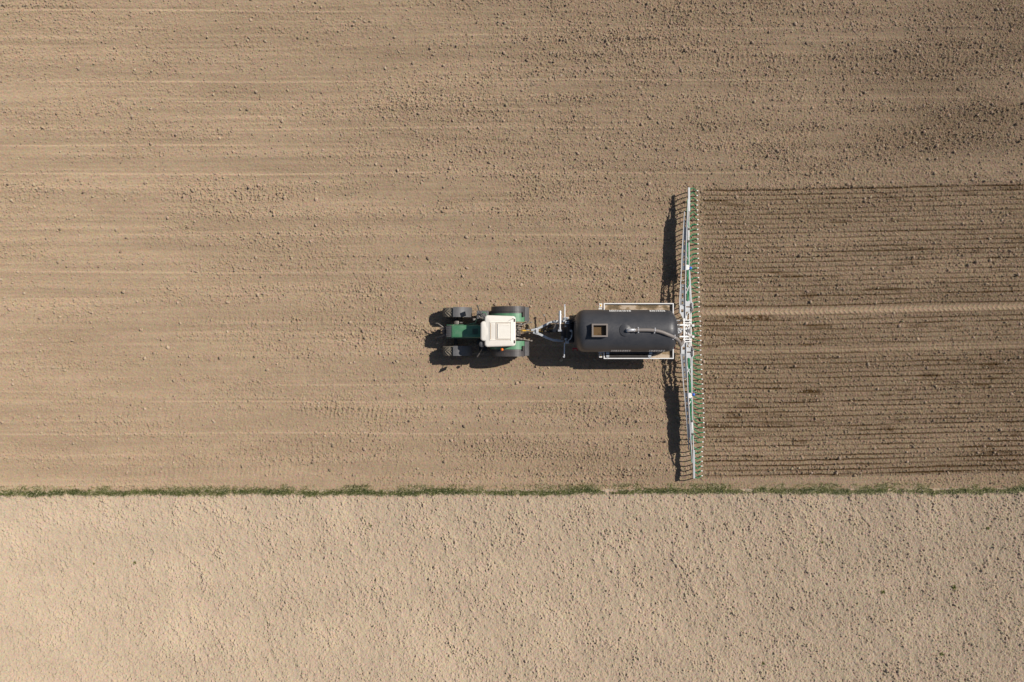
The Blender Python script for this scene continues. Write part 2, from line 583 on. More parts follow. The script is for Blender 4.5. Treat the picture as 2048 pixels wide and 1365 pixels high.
def sheet(name, j0, j1, mat, outer_low, outer_high):
    """heightfield rows j0..j1, stretched out to the horizon"""
    gx = np.cumsum(np.array([0.1 * 1.16 ** k for k in range(47)]))
    gx = gx * (700 / gx[-1])
    X = np.concatenate([xf[0] - gx[::-1], xf, xf[-1] + gx])
    Yc = yf[j0:j1]
    padl = len(gx) if outer_low else 0
    padh = len(gx) if outer_high else 0
    Yc = np.concatenate([(Yc[0] - gx[::-1]) if outer_low else [], Yc, (Yc[-1] + gx) if outer_high else []])
    def pad(A):
        return np.pad(A[j0:j1], ((padl, padh), (len(gx), len(gx))))
    XX, YY = np.meshgrid(X, Yc)
    YY = YY + SLOPE * np.clip(XX, -31, 31)
    Z = pad(H)
    ny, nx = XX.shape
    co = np.stack([XX, YY, Z], -1).reshape(-1, 3).astype(np.float32)
    idx = np.arange(ny * nx, dtype=np.int32).reshape(ny, nx)
    q = np.stack([idx[:-1, :-1], idx[:-1, 1:], idx[1:, 1:], idx[1:, :-1]], -1).reshape(-1)
    nf = len(q) // 4
    me = bpy.data.meshes.new(name)
    me.vertices.add(len(co))
    me.vertices.foreach_set('co', co.ravel())
    me.loops.add(len(q))
    me.loops.foreach_set('vertex_index', q)
    me.polygons.add(nf)
    me.polygons.foreach_set('loop_start', np.arange(0, nf * 4, 4, dtype=np.int32))
    me.polygons.foreach_set('use_smooth', np.ones(nf, dtype=bool))
    for nm, A in (('wet_falloff', WET_FALLOFF), ('pale', PALE)):
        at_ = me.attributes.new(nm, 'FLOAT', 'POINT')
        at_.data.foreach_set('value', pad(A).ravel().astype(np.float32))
    me.materials.append(mat)
    me.update()
    o = bpy.data.objects.new(name, me)
    scene.collection.objects.link(o)
    return o


jb = int(round((YB - 0.24 - yf[0]) / CELL))
o = sheet('tilled_field', jb, NY, M['soil'], False, True)
tag(o, 'brown tilled field around the tractor with harrow lines and wheel tracks', 'field', kind='structure')
o = sheet('neighbouring_field', 0, jb + 1, M['soil2'], True, False)
tag(o, 'paler crumbly bare field beyond the grass strip', 'field', kind='structure')

# --- clods
ICO_V = []
t_ = (1 + 5 ** 0.5) / 2
for a_, b1 in ((-1, t_), (1, t_), (-1, -t_), (1, -t_)):
    ICO_V.append((a_, b1, 0))
for a_, b1 in ((-1, t_), (1, t_), (-1, -t_), (1, -t_)):
    ICO_V.append((0, a_, b1))
for a_, b1 in ((t_, -1), (t_, 1), (-t_, -1), (-t_, 1)):
    ICO_V.append((a_, 0, b1))
ICO_V = np.array(ICO_V) / math.hypot(1, t_)
ICO_F = np.array([(0, 11, 5), (0, 5, 1), (0, 1, 7), (0, 7, 10), (0, 10, 11), (1, 5, 9), (5, 11, 4), (11, 10, 2), (10, 7, 6), (7, 1, 8),
                  (3, 9, 4), (3, 4, 2), (3, 2, 6), (3, 6, 8), (3, 8, 9), (4, 9, 5), (2, 4, 11), (6, 2, 10), (8, 6, 7), (9, 8, 1)])


def clods(name, n, dens, rmin, rmax, power, seed, mat, label, wetamt=0.0):
    g = np.random.default_rng(seed)
    pos = np.zeros((0, 2))
    while len(pos) < n:
        k = n * 4
        x = g.uniform(-30.5, 30.5, k)
        y = g.uniform(-21.0, 21.0, k)
        i = ((x - xf[0]) / CELL).astype(int)
        j = ((y - yf[0]) / CELL).astype(int)
        keep = g.uniform(0, 1, k) < dens[j, i]
        pos = np.concatenate([pos, np.stack([x[keep], y[keep]], 1)])
    pos = pos[:n]
    pos[:, 1] += SLOPE * pos[:, 0]
    u = g.uniform(0, 1, n)
    r = rmin * (1 - u * (1 - (rmin / rmax) ** power)) ** (-1 / power)
    jit = 1 + g.uniform(-0.40, 0.40, (n, 12, 1))
    vs = ICO_V[None] * jit
    vs = vs * (r[:, None, None] * np.stack([g.uniform(.75, 1.25, n), g.uniform(.75, 1.25, n), g.uniform(.55, .85, n)], -1)[:, None, :])
    an = g.uniform(0, 2 * math.pi, n)
    c_, s_ = np.cos(an)[:, None], np.sin(an)[:, None]
    X = vs[:, :, 0] * c_ - vs[:, :, 1] * s_ + pos[:, 0:1]
    Y = vs[:, :, 0] * s_ + vs[:, :, 1] * c_ + pos[:, 1:2]
    Z = vs[:, :, 2] + (height(pos[:, 0], pos[:, 1]) + r * 0.30)[:, None]
    co = np.stack([X, Y, Z], -1).reshape(-1, 3).astype(np.float32)
    fc = (ICO_F[None] + (np.arange(n) * 12)[:, None, None]).reshape(-1).astype(np.int32)
    me = bpy.data.meshes.new(name)
    me.vertices.add(len(co))
    me.vertices.foreach_set('co', co.ravel())
    me.loops.add(len(fc))
    me.loops.foreach_set('vertex_index', fc)
    nf = len(fc) // 3
    me.polygons.add(nf)
    me.polygons.foreach_set('loop_start', np.arange(0, nf * 3, 3, dtype=np.int32))
    w = g.uniform(0, 1, n) ** 3 * wetamt
    p_ = g.uniform(0, 1, n) ** 2 * 0.9
    for nm, A in (('wet_falloff', w), ('pale', p_)):
        at_ = me.attributes.new(nm, 'FLOAT', 'POINT')
        at_.data.foreach_set('value', np.repeat(A, 12).astype(np.float32))
    me.materials.append(mat)
    me.update()
    o = bpy.data.objects.new(name, me)
    scene.collection.objects.link(o)
    tag(o, label, 'soil clods', kind='stuff')
    return o


intrack = sum((np.exp(-((PYY - (yc + np.where(PXX > 1360, BND, 0))) / 12) ** 8) for yc in (624.5, 701))) * (PXX > 1040)
upfield = (FY > YB + 0.45) * 1.0
base_d = np.clip(0.42 + 0.06 * wide * (1 - worked) + 0.12 * streak1 * (1 - .6 * worked) + 0.10 * g_low, 0.05, 1) * upfield * (1 - 0.93 * np.clip(intrack, 0, 1))
base_d = base_d * (0.50 + 0.50 * sstep(300, 1500, PXX)) * (1 + 0.5 * (PYY < 380) * (PXX > 700))
rowd = (1 - 0.6 * fur) * (1 - 0.30 * inrow * xstart)
clods('soil_clods', 105000, np.clip(base_d * rowd, 0, 1), 0.017, 0.095, 3.1, 41, M['clod'],
      'loose brown clods strewn over the tilled field around the tractor', 0.5)
lod = np.clip(0.35 + 0.2 * c3, 0.05, 1) * (FY < YB - 0.5)
clods('soil_crumbs', 14000, lod, 0.014, 0.045, 3.2, 42, M['soil2'],
      'small pale crumbs scattered over the lighter field below the grass strip', 0.0)


# --- grass
def blades(name, roots, lens, angs, lean, width, tone, label=None, parent=None, kind=None):
    n = len(roots)
    d = np.stack([np.cos(angs), np.sin(angs)], -1)
    s = np.stack([-np.sin(angs), np.cos(angs)], -1)
    z0 = height(roots[:, 0], roots[:, 1]) - 0.01
    p0 = np.concatenate([roots, z0[:, None]], 1)
    mid_ = p0.copy()
    mid_[:, :2] += d * (lens * lean * 0.45)[:, None]
    mid_[:, 2] += lens * (1 - lean) * 0.8 + 0.02
    tip = p0.copy()
    tip[:, :2] += d * (lens * lean)[:, None]
    tip[:, 2] += lens * (1 - lean) * 1.0 + 0.01
    S = np.concatenate([s * width[:, None] / 2, np.zeros((n, 1))], 1)
    co = np.stack([p0 - S, p0 + S, mid_ + S * .9, mid_ - S * .9, tip], 1).reshape(-1, 3).astype(np.float32)
    o5 = (np.arange(n) * 5)[:, None]
    loops = np.concatenate([o5 + np.array([[0, 1, 2, 3]]), o5 + np.array([[3, 2, 4]])], 1).reshape(-1).astype(np.int32)
    me = bpy.data.meshes.new(name)
    me.vertices.add(len(co))
    me.vertices.foreach_set('co', co.ravel())
    me.loops.add(len(loops))
    me.loops.foreach_set('vertex_index', loops)
    me.polygons.add(2 * n)
    ls = np.stack([np.arange(n) * 7, np.arange(n) * 7 + 4], 1).reshape(-1).astype(np.int32)
    me.polygons.foreach_set('loop_start', ls)
    at_ = me.attributes.new('tone', 'FLOAT', 'POINT')
    at_.data.foreach_set('value', np.repeat(tone, 5).astype(np.float32))
    me.materials.append(M['grass'])
    me.update()
    o = bpy.data.objects.new(name, me)
    scene.collection.objects.link(o)
    return o


g = np.random.default_rng(77)
n = 260000
x = g.uniform(-30.8, 30.8, n)
off = g.uniform(-0.75, 0.08, n)
i = ((x - xf[0]) / CELL).astype(int)
clump = gnoise(0.55, 0.16, 51)
clump2 = gnoise(0.16, 0.09, 52)
wander = gnoise(2.2, 2.0, 53)
clump3 = gnoise(0.22, 0.5, 54)
jj = np.clip(((YB + off - yf[0]) / CELL).astype(int), 0, NY - 1)
cl = clump[jj, i] + 0.6 * clump2[jj, i]
c0 = -0.36 + 0.030 * wander[jj, i] + 0.030 * clump3[jj, i]
core = np.exp(-((off - c0) / 0.115) ** 4)
upper = np.exp(-((off - c0 - 0.20) / 0.13) ** 2) + 0.8 * np.exp(-((off + .03) / 0.03) ** 2)
dens = np.clip(core * (0.46 + 0.17 * cl) + upper * (0.09 + 0.08 * cl), 0, 1)
keep = g.uniform(0, 1, n) < dens
x, off, core, upper, cl = x[keep], off[keep], core[keep], upper[keep], cl[keep]
y = YB + off + SLOPE * x
k = len(x)
tone = np.clip(g.uniform(0, 0.30, k) + 0.16 * (1 - core) - 0.07 * cl + 0.04, 0, .5)
dry = g.uniform(0, 1, k) < np.where(core > 0.5, 0.14 + 0.14 * sstep(-5, 28, x), 0.5)
tone = np.where(dry, g.uniform(0.6, 1.0, k), tone)
o = blades('grass_strip', np.stack([x, y], 1), g.uniform(0.08, 0.26, k), g.normal(0.6, 0.9, k) + np.where(g.uniform(0, 1, k) < .4, math.pi, 0), g.uniform(0.45, 0.9, k), g.uniform(0.010, 0.026, k), tone)
tag(o, 'narrow green grass strip with dry straw dividing the two fields', 'grass', kind='stuff')

weeds = [((270, 1126), 'tiny green weed on the brightest part of the pale field', 1.0),
         ((742, 1052), 'lone small weed across the grass strip from the tractor', 0.8),
         ((1976, 1057), 'small dark weed beside the grass strip, level with the spread slurry rows', 1.0),
         ((1908, 1175), 'largest bright green weed tuft on the pale field', 1.5),
         ((1765, 1184), 'round olive weed tuft beside the largest green tuft', 1.2),
         ((1883, 1308), 'plump green weed tuft facing the largest tuft on its side away from the strip', 1.2),
         ((1526, 1327), 'little green weed growing alone, remotest of all from the grass strip', 1.0),
         ((1644, 1085), 'faint olive weed on the pale field below the spread rows', 0.8),
         ((188, 1128), 'thin yellowish weed sprig beside the tiny green weed on the brightest soil', 0.6)]
for (pp, lab, sc) in weeds:
    c_ = P(pp[0], pp[1], 0)
    k = int(70 * sc)
    rr = np.abs(g.normal(0, 0.035 * sc, k))
    an = g.uniform(0, 2 * math.pi, k)
    roots = np.stack([c_.x + rr * np.cos(an), c_.y + rr * np.sin(an)], 1)
    o = blades('weed', roots, g.uniform(0.05, 0.12, k) * sc, an + g.normal(0, .5, k), g.uniform(0.4, 0.85, k), g.uniform(0.012, 0.025, k), g.uniform(0.1, 0.5, k))
    # origin at the plant
    me = o.data
    zc = float(height(np.array([c_.x]), np.array([c_.y]))[0])
    me.transform(Matrix.Translation((-c_.x, -c_.y, -zc)))
    o.location = (c_.x, c_.y, zc)
    tag(o, lab, 'weed', 'small weeds on the pale field')

# ------------------------------------------------------------------ wheels
def wheel(parent, cx, cy, cz, R, W, nl, side, name='wheel', rimmat='rimpaint'):
    """agricultural wheel, axis along Y; side = +1/-1 is the outer side"""
    rr = R * 0.55
    mb = MB()
    c = Vector((cx, cy, cz))
    w = W / 2
    mb.lathe(c, (0, side, 0), [(-w * .8, rr * .98), (-w * .8, rr * .9), (-w * .2, rr * .86), (w * .1, rr * .8), (w * .25, rr * .35), (w * .5, rr * .3),
                               (w * .5, 0)], 28)
    mb.lathe(c, (0, side, 0), [(w * .1, rr * .8), (w * .75, rr * .9), (w * .8, rr * .98)], 28)
    for k in range(8):
        a_ = k * math.pi / 4
        mb.rbox(c + Vector((math.cos(a_) * rr * .5, side * (w * .3), math.sin(a_) * rr * .5)), (.04, .06, .04))
    o = mb.build(name, M[rimmat], parent, loc=c - world_loc(parent))
    t = MB()
    bead, sh = rr * .97, R * .90
    prof = [(-w * .78, bead), (-w * .97, bead + (sh - bead) * .35), (-w, bead + (sh - bead) * .65), (-w * .93, sh * .985), (-w * .8, R * .925), (0, R * .945),
            (w * .8, R * .925), (w * .93, sh * .985), (w, bead + (sh - bead) * .65), (w * .97, bead + (sh - bead) * .35), (w * .78, bead)]
    t.lathe(c, (0, 1, 0), prof, 48)
    # chevron lugs
    for k in range(nl):
        for sg in (-1, 1):
            a0 = 2 * math.pi * (k + (0.5 if sg > 0 else 0)) / nl
            segs = []
            for q in range(5):
                u = q / 4
                yy = sg * (w * .03 + u * w * .93)
                aa = a0 + u * 0.32 * (0.95 / R)        # lugs sweep back towards the shoulder
                segs.append((yy, aa, R - 0.015 * u * u * 4 * R * .5))
            lw = 0.034 / R * (1 + .25)
            vs, fs = [], []
            for (yy, aa, ro) in segs:
                ri_ = R * .90
                for (da, r_) in ((-lw * 1.2, ri_), (-lw * .7, ro), (lw * .7, ro), (lw * 1.2, ri_)):
                    vs.append(c + Vector((-math.cos(aa + da) * r_, yy, math.sin(aa + da) * r_)))
            for q in range(4):
                for e in range(3):
                    fs.append((q * 4 + e, q * 4 + e + 1, q * 4 + e + 5, q * 4 + e + 4))
            fs += [(0, 1, 2, 3), (16, 19, 18, 17)]
            t.add(vs, fs)
    t.build('tyre', M['rubber'], o)
    return o


def arc_sheet(mb, cx, cz, r, a0, a1, y0, y1, th=0.03, n=18, rfun=None):
    """curved mudguard over a wheel, angles in degrees from +X towards +Z"""
    vs, fs = [], []
    for k in range(n + 1):
        a_ = math.radians(a0 + (a1 - a0) * k / n)
        rk = r if rfun is None else rfun(a_)
        for (yy, rr) in ((y0, rk), (y1, rk), (y1, rk - th), (y0, rk - th)):
            vs.append((cx + math.cos(a_) * rr, yy, cz + math.sin(a_) * rr))
    for k in range(n):
        for e in range(4):
            fs.append((k * 4 + e, k * 4 + (e + 1) % 4, k * 4 + 4 + (e + 1) % 4, k * 4 + 4 + e))
    fs += [(0, 1, 2, 3), (n * 4, n * 4 + 3, n * 4 + 2, n * 4 + 1)]
    mb.add(vs, fs)
    return mb


# ------------------------------------------------------------------ the tractor (facing -X)
YT = 0.50
XR, XF = -0.14, -2.98
RR, RF = 0.95, 0.70
tr = empty('tractor', (XR, YT, 0))
tag(tr, 'green tractor with cream cab roof pulling the dark tanker across the soil', 'tractor')
for s in (1, -1):
    wheel(tr, XR, YT + s * 0.97, RR - .02, RR, 0.60, 22, s, 'rear_wheel')
    wheel(tr, XF, YT + s * 1.02, RF - .02, RF, 0.50, 20, s, 'front_wheel')

# chassis
mb = MB()
mb.box(-3.35, -1.3, YT - .20, YT + .20, 0.75, 1.15, .03)
mb.box(-1.4, 0.35, YT - .28, YT + .28, 0.65, 1.15, .04)
mb.bar((XF, YT - .8, RF), (XF, YT + .8, RF), .18, .16)
mb.bar((XR, YT - .8, RR), (XR, YT + .8, RR), .26, .26)
mb.box(-3.55, -3.3, YT - .24, YT + .24, .62, 1.05, .03)
mb.build('chassis', M['black'], tr)

# bonnet: rounded, tapering to the nose
def loft(mb, secs, smooth=True):
    """secs: list of (x, half width, z low, z high, corner)"""
    rings = []
    for (x_, hw, z0, z1, rc) in secs:
        ring = [(x_, YT - hw, z0)]
        for k in range(7):
            a_ = math.pi - k * math.pi / 12
            ring.append((x_, YT - hw + rc + rc * math.cos(a_), z1 - rc * .8 + rc * .8 * math.sin(a_)))
        for k in range(7):
            a_ = math.pi / 2 - k * math.pi / 12
            ring.append((x_, YT + hw - rc + rc * math.cos(a_), z1 - rc * .8 + rc * .8 * math.sin(a_)))
        ring.append((x_, YT + hw, z0))
        rings.append(ring)
    n_ = len(rings[0])
    vs = [p for r_ in rings for p in r_]
    fs = []
    for i_ in range(len(rings) - 1):
        for k in range(n_):
            fs.append((i_ * n_ + k, i_ * n_ + (k + 1) % n_, (i_ + 1) * n_ + (k + 1) % n_, (i_ + 1) * n_ + k))
    mb.add(vs, fs, smooth)
    mb.add(rings[0], [tuple(reversed(range(n_)))])
    mb.add(rings[-1], [tuple(range(n_))])


mb = MB()
loft(mb, [(-3.10, .315, 1.12, 1.66, .07), (-3.0, .32, 1.12, 1.70, .07), (-2.3, .325, 1.12, 1.78, .08), (-1.55, .33, 1.12, 1.84, .08)])
loft(mb, [(-3.135, .335, 1.30, 1.665, .07), (-3.075, .335, 1.30, 1.70, .07)])
hood = mb.build('bonnet', M['green'], tr)
mb = MB()
loft(mb, [(-3.43, .26, 1.02, 1.50, .08), (-3.38, .30, 1.02, 1.575, .08), (-3.136, .305, 1.02, 1.645, .07)])
for k in range(7):
    mb.box(-3.40, -3.15, YT - .27 + k * .09 - .006, YT - .27 + k * .09 + .006, 1.50, 1.6555 - .0)
grille = mb.build('grille', M['greyplastic'], tr)
mb = MB()
for s in (-1, 1):
    mb.bar((-3.42, YT + s * .335, 1.28), (-3.1, YT + s * .345, 1.45), .035, .05, bev=.01)
    mb.bar((-3.1, YT + s * .35, 1.50), (-1.75, YT + s * .355, 1.62), .02, .05)
mb.build('bonnet_trim', M['green'], tr)
for s in (-1, 1):
    mb = MB()
    mb.rbox((-3.435, YT + s * .17, 1.36), (.03, .12, .09), bev=.01)
    mb.build('headlight', M['chrome'], tr)

# front linkage and weight bracket
mb = MB()
mb.tube(smooth_path([(-3.45, YT + .12, .95), (-3.7, YT + .28, 1.05), (-3.9, YT + .42, 1.02), (-4.02, YT + .43, .98)]), .035)
mb.tube(smooth_path([(-3.45, YT - .12, .75), (-3.7, YT - .22, .62), (-3.95, YT - .30, .56), (-4.05, YT - .30, .62)]), .035)
mb.tube(smooth_path([(-3.45, YT + .10, .70), (-3.65, YT + .16, .62), (-3.85, YT + .18, .6)]), .035)
mb.tube([(-3.5, YT - .26, .9), (-3.5, YT + .26, .9)], .045)
mb.rbox((-3.62, YT + .02, .98), (.14, .16, .12), bev=.02)
mb.rbox((-3.56, YT - .12, .86), (.10, .10, .16), bev=.02)
mb.tube(smooth_path([(-3.5, YT + .02, 1.1), (-3.66, YT, 1.18), (-3.72, YT - .04, 1.02), (-3.62, YT - .07, .8)]), .018)
mb.tube([(-4.0, YT - .62, .72), (-3.72, YT - .58, .76)], .012)
mb.build('front_linkage', M['steel'], tr)

# mudguards
for s in (1, -1):
    y0, y1 = (YT + .745, YT + 1.285) if s > 0 else (YT - 1.285, YT - .745)
    mb = MB()
    arc_sheet(mb, XF, RF - .02, .80, 97, 4, y0 + .01, y1 - .01, .03, 16, rfun=lambda a_: .78 + .09 * max(0, math.cos(a_)))
    mb.bar((XF, YT + s * .70, .9), (XF + .1, YT + s * .80, 1.42), .05)
    f_ = mb.build('front_mudguard', M['greyplastic'], tr)
    # rear
    gi, gm, go = .50, .93, 1.30
    rf_ = lambda a_: 1.03 + .06 * max(0, math.cos(a_)) * max(0, math.sin(a_)) * 2
    mb = MB()
    a, b_ = sorted((YT + s * gi, YT + s * gm))
    arc_sheet(mb, XR, RR, 1.03, 44, 168, a, b_, .035, 22, rfun=rf_)
    # inner side wall
    vs = [(XR + math.cos(math.radians(t)) * 1.02, YT + s * gi, RR + math.sin(math.radians(t)) * 1.02) for t in range(40, 165, 8)]
    vs2 = [(p[0], p[1] + s * .03, p[2]) for p in vs]
    nn = len(vs)
    mb.add(vs + vs2, [tuple(range(nn)), tuple(range(2 * nn - 1, nn - 1, -1))])
    mg = mb.build('rear_mudguard', M['green'], tr)
    mb = MB()
    a, b_ = sorted((YT + s * (gm + .002), YT + s * go))
    arc_sheet(mb, XR, RR, 1.03, 40, 160, a, b_, .05, 22, rfun=lambda a_: rf_(a_) - .02 - .0)
    a, b_ = sorted((YT + s * (gm + .09), YT + s * (gm + .12)))
    arc_sheet(mb, XR, RR, 1.03, 40, 160, a, b_, .03, 22, rfun=lambda a_: rf_(a_) + .005)
    mb.build('mudguard_lip', M['darkfender'], mg)
    mb = MB()
    a, b_ = sorted((YT + s * (gi + .02), YT + s * (go - .03)))
    arc_sheet(mb, XR, RR, 1.03, 12, 43, a, b_, .05, 10, rfun=lambda a_: rf_(a_) + .012)
    mb.build('mudguard_end', M['greyplastic'], mg)
    mb = MB()
    mb.rbox((XR + .72, YT + s * .87, RR + .90), (.12, .24, .08), Matrix.Rotation(math.radians(-45), 3, 'Y').inverted(), .02)
    tl = mb.build('tail_light', M['black'], mg)
    mb = MB()
    mb.rbox((XR + .79, YT + s * .87, RR + .90), (.03, .20, .06), Matrix.Rotation(math.radians(-45), 3, 'Y').inverted(), .01)
    mb.build('lens', M['greyplastic'], tl)
    mb = MB()
    mb.rbox((XR + .66, YT + s * .66, RR + .83), (.05, .04, .04), bev=.01)
    mb.build('marker', M['yellow'], mg)

# cab
cx0, cx1, ch = -1.42, 0.08, .72
mb = MB()
for (xa, ya, xb, yb) in ((cx0, ch - .1, cx0 + .02, ch - .05), (cx1, ch, cx1 - .03, ch - .03), (-.55, ch + .02, -.55, ch - .0)):
    for s in (1, -1):
        mb.bar((xa, YT + s * (ya), 1.05), (xb, YT + s * yb, 2.80), .07, .06, bev=.01)
mb.box(cx0, cx1, YT - ch + .02, YT + ch - .02, 1.0, 1.10, .02)
mb.box(cx1 - .05, cx1 + .02, YT - ch, YT + ch, 1.08, 1.55, .02)
mb.box(cx0 - .02, cx0 + .04, YT - ch + .1, YT + ch - .1, 1.08, 1.6, .02)
cab = mb.build('cab', M['black'], tr)
for (nm, vs) in (('windscreen', [(cx0, YT - .62, 1.60), (cx0, YT + .62, 1.60), (cx0 + .03, YT + .66, 2.78), (cx0 + .03, YT - .66, 2.78)]),
                 ('rear_window', [(cx1, YT - .68, 1.55), (cx1, YT + .68, 1.55), (cx1 - .03, YT + .66, 2.78), (cx1 - .03, YT - .66, 2.78)]),
                 ('side_window', [(cx0 + .04, YT + .64, 1.12), (cx1 - .05, YT + .71, 1.12), (cx1 - .05, YT + .69, 2.78), (cx0 + .06, YT + .67, 2.78)]),
                 ('side_window', [(cx0 + .04, YT - .64, 1.12), (cx1 - .05, YT - .71, 1.12), (cx1 - .05, YT - .69, 2.78), (cx0 + .06, YT - .67, 2.78)])):
    mb = MB()
    mb.add(vs, [(0, 1, 2, 3)])
    w_ = mb.build(nm, M['glass'], cab)
    md = w_.modifiers.new('thick', 'SOLIDIFY')
    md.thickness = .006
mb = MB()
mb.rbox((-.45, YT, 1.35), (.5, .5, .14), bev=.05)
mb.rbox((-.18, YT, 1.70), (.12, .46, .65), bev=.05)
mb.build('driver_seat', M['seat'], tr)
mb = MB()
mb.lathe((-1.02, YT, 1.72), (-.5, 0, 1), [(-.015, .19), (.0, .205), (.015, .19), (0, .175), (-.015, .19)], 24)
mb.tube([(-1.02, YT, 1.72), (-.92 - .2, YT, 1.5), (-1.25, YT, 1.15)], .03)
mb.build('steering_wheel', M['black'], tr)

# roof
def rslab(mb, x0, x1, hw0, hw1, z0, z1, rc=0.18, nose=0.0, dome=.02, yc=YT, n=8, crown=.35):
    """rounded slab, plan rounded corners, edges rolled over at the top"""
    def outline(ins):
        pts = []
        for (cx_, cy_, a0) in ((x1 - rc, hw1 - rc, 0), (x0 + rc, hw0 - rc, 90), (x0 + rc, -(hw0 - rc), 180), (x1 - rc, -(hw1 - rc), 270)):
            for k in range(n + 1):
                a_ = math.radians(a0 + 90 * k / n)
                r_ = max(rc - ins, .005)
                x_ = cx_ + math.cos(a_) * r_
                y_ = cy_ + math.sin(a_) * r_
                pts.append([x_, y_])
        for p in pts:
            if p[0] < (x0 + x1) / 2:
                p[0] -= nose * (1 - (p[1] / hw0) ** 2)
        return pts
    hgt = z1 - z0
    lay = [(.03, 0), (0.0, .25 * hgt), (0.0, .6 * hgt), (.015, .8 * hgt), (.045, .93 * hgt), (.09, hgt)]
    rings = []
    for (ins, dz) in lay:
        rings.append([(p[0], yc + p[1], z0 + dz) for p in outline(ins)])
    m_ = len(rings[0])
    vs = [p for r_ in rings for p in r_]
    fs = []
    for i_ in range(len(rings) - 1):
        for k in range(m_):
            fs.append((i_ * m_ + k, i_ * m_ + (k + 1) % m_, (i_ + 1) * m_ + (k + 1) % m_, (i_ + 1) * m_ + k))
    c = ((x0 + x1) / 2, yc, z1 + dome)
    vs.append(c)
    ci = len(vs) - 1
    for k in range(m_):
        fs.append(((len(rings) - 1) * m_ + k, (len(rings) - 1) * m_ + (k + 1) % m_, ci))
    mb.add(vs, fs, True)
    mb.add(rings[0], [tuple(reversed(range(m_)))])


mb = MB()
rslab(mb, -1.37, .185, .80, .76, 2.78, 2.97, .15, 0.03, .015)
rslab(mb, -1.56, -1.0, .50, .56, 2.76, 2.965, .13, 0.05, .01)
# raised ribs and edges
for (xa, ya, xb, yb) in ((-1.12, -.46, -1.12, .46), (-.05, -.48, -.05, .48), (-1.12, .44, -.05, .44), (-1.12, -.44, -.05, -.44)):
    mb.bar((xa, YT + ya, 2.985), (xb, YT + yb, 2.985), .028, .028)
roof = mb.build('cab_roof', M['cream'], tr)
mb = MB()
mb.box(-.74, -.08, YT - .40, YT + .38, 2.975, 3.012, .015)
mb.bar((-.70, YT - .34, 3.016), (-.70, YT + .33, 3.016), .02, .02)
mb.bar((-.70, YT - .34, 3.016), (-.14, YT - .34, 3.016), .02, .02)
mb.bar((-.70, YT + .33, 3.016), (-.14, YT + .30, 3.016), .02, .02)
hatch = mb.build('roof_hatch', M['cream'], roof)
mb = MB()
for (xa, ya, xb, yb) in ((-.80, -.44, -.80, .42), (-.80, -.42, -.08, -.42), (-.06, -.42, -.06, .42), (-.8, .41, -.1, .41)):
    mb.bar((xa, YT + ya, 2.982), (xb, YT + yb, 2.982), .014, .03)
mb.bar((-1.08, YT - .40, 2.982), (-1.08, YT + .40, 2.982), .016, .026)
mb.build('roof_seam', surf_mat("seam_dirt", (0.33, 0.22, 0.12), 0.8, dust=.3), roof)
for s in (-1, 1):
    mb = MB()
    mb.rbox((.125, YT + s * .54, 2.955), (.07, .16, .07), bev=.015)
    mb.build('work_light', M['black'], roof)
    mb = MB()
    mb.rbox((-1.30, YT + s * .66, 2.90), (.06, .14, .07), bev=.015)
    mb.build('work_light', M['black'], roof)

mb = MB()
mb.tube([(.05, YT + .62, 2.96), (.10, YT + .62, 3.35)], .008, 6)
mb.tube([(.05, YT + .62, 2.95), (.05, YT + .62, 3.0)], .022, 8)
mb.build('aerial', M['black'], roof)
mb = MB()
for k in range(6):
    mb.box(-2.05, -1.75, YT - .14 + k * .05, YT - .12 + k * .05, 1.795, 1.8335)
mb.build('vent', M['black'], hood)
# beacon on its bracket
mb = MB()
mb.tube([(-.50, YT - .76, 2.55), (-.50, YT - .92, 2.60), (-.50, YT - .93, 2.72)], .014)
bk = mb.build('beacon_bracket', M['black'], tr)
mb = MB()
mb.lathe((-.50, YT - .93, 2.72), (0, 0, 1), [(0, .06), (.02, .072), (.09, .070), (.125, .055), (.14, .0)], 18)
mb.build('beacon', M['orange'], bk)

# mirrors
def mirror(s, root_, mid, tip, ang):
    mb = MB()
    mb.tube(smooth_path([root_, mid, tip]), .016)
    a_ = mb.build('mirror_arm', M['black'], tr)
    mb = MB()
    mt = Matrix.Rotation(math.radians(ang), 3, 'Z')
    mb.rbox(Vector(tip) + Vector((0, 0, -.10)), (.07, .24, .40), mt, .03)
    mb.build('mirror', M['black'], a_)


mirror(1, (-1.36, YT + .66, 2.55), (-1.56, YT + .86, 2.50), (-1.74, YT + 1.22, 2.42), 20)
mirror(-1, (-1.36, YT - .66, 2.55), (-1.55, YT - .95, 2.50), (-1.72, YT - 1.22, 2.42), -35)
# round intake cap in front of the left roof corner and exhaust in front of the right one
mb = MB()
mb.tube([(-1.52, YT - .66, 1.2), (-1.52, YT - .66, 2.66)], .055)
mb.lathe((-1.52, YT - .66, 2.62), (0, 0, 1), [(0, .07), (.02, .145), (.10, .15), (.14, .13), (.16, 0)], 22)
mb.build('air_intake', M['greyplastic'], tr)
mb = MB()
mb.tube([(-1.60, YT + .66, 1.0), (-1.60, YT + .66, 2.30)], .075)
mb.tube(smooth_path([(-1.60, YT + .66, 2.28), (-1.60, YT + .66, 2.42), (-1.63, YT + .70, 2.50), (-1.70, YT + .78, 2.55)]), .045)
mb.build('exhaust', M['steel'], tr)
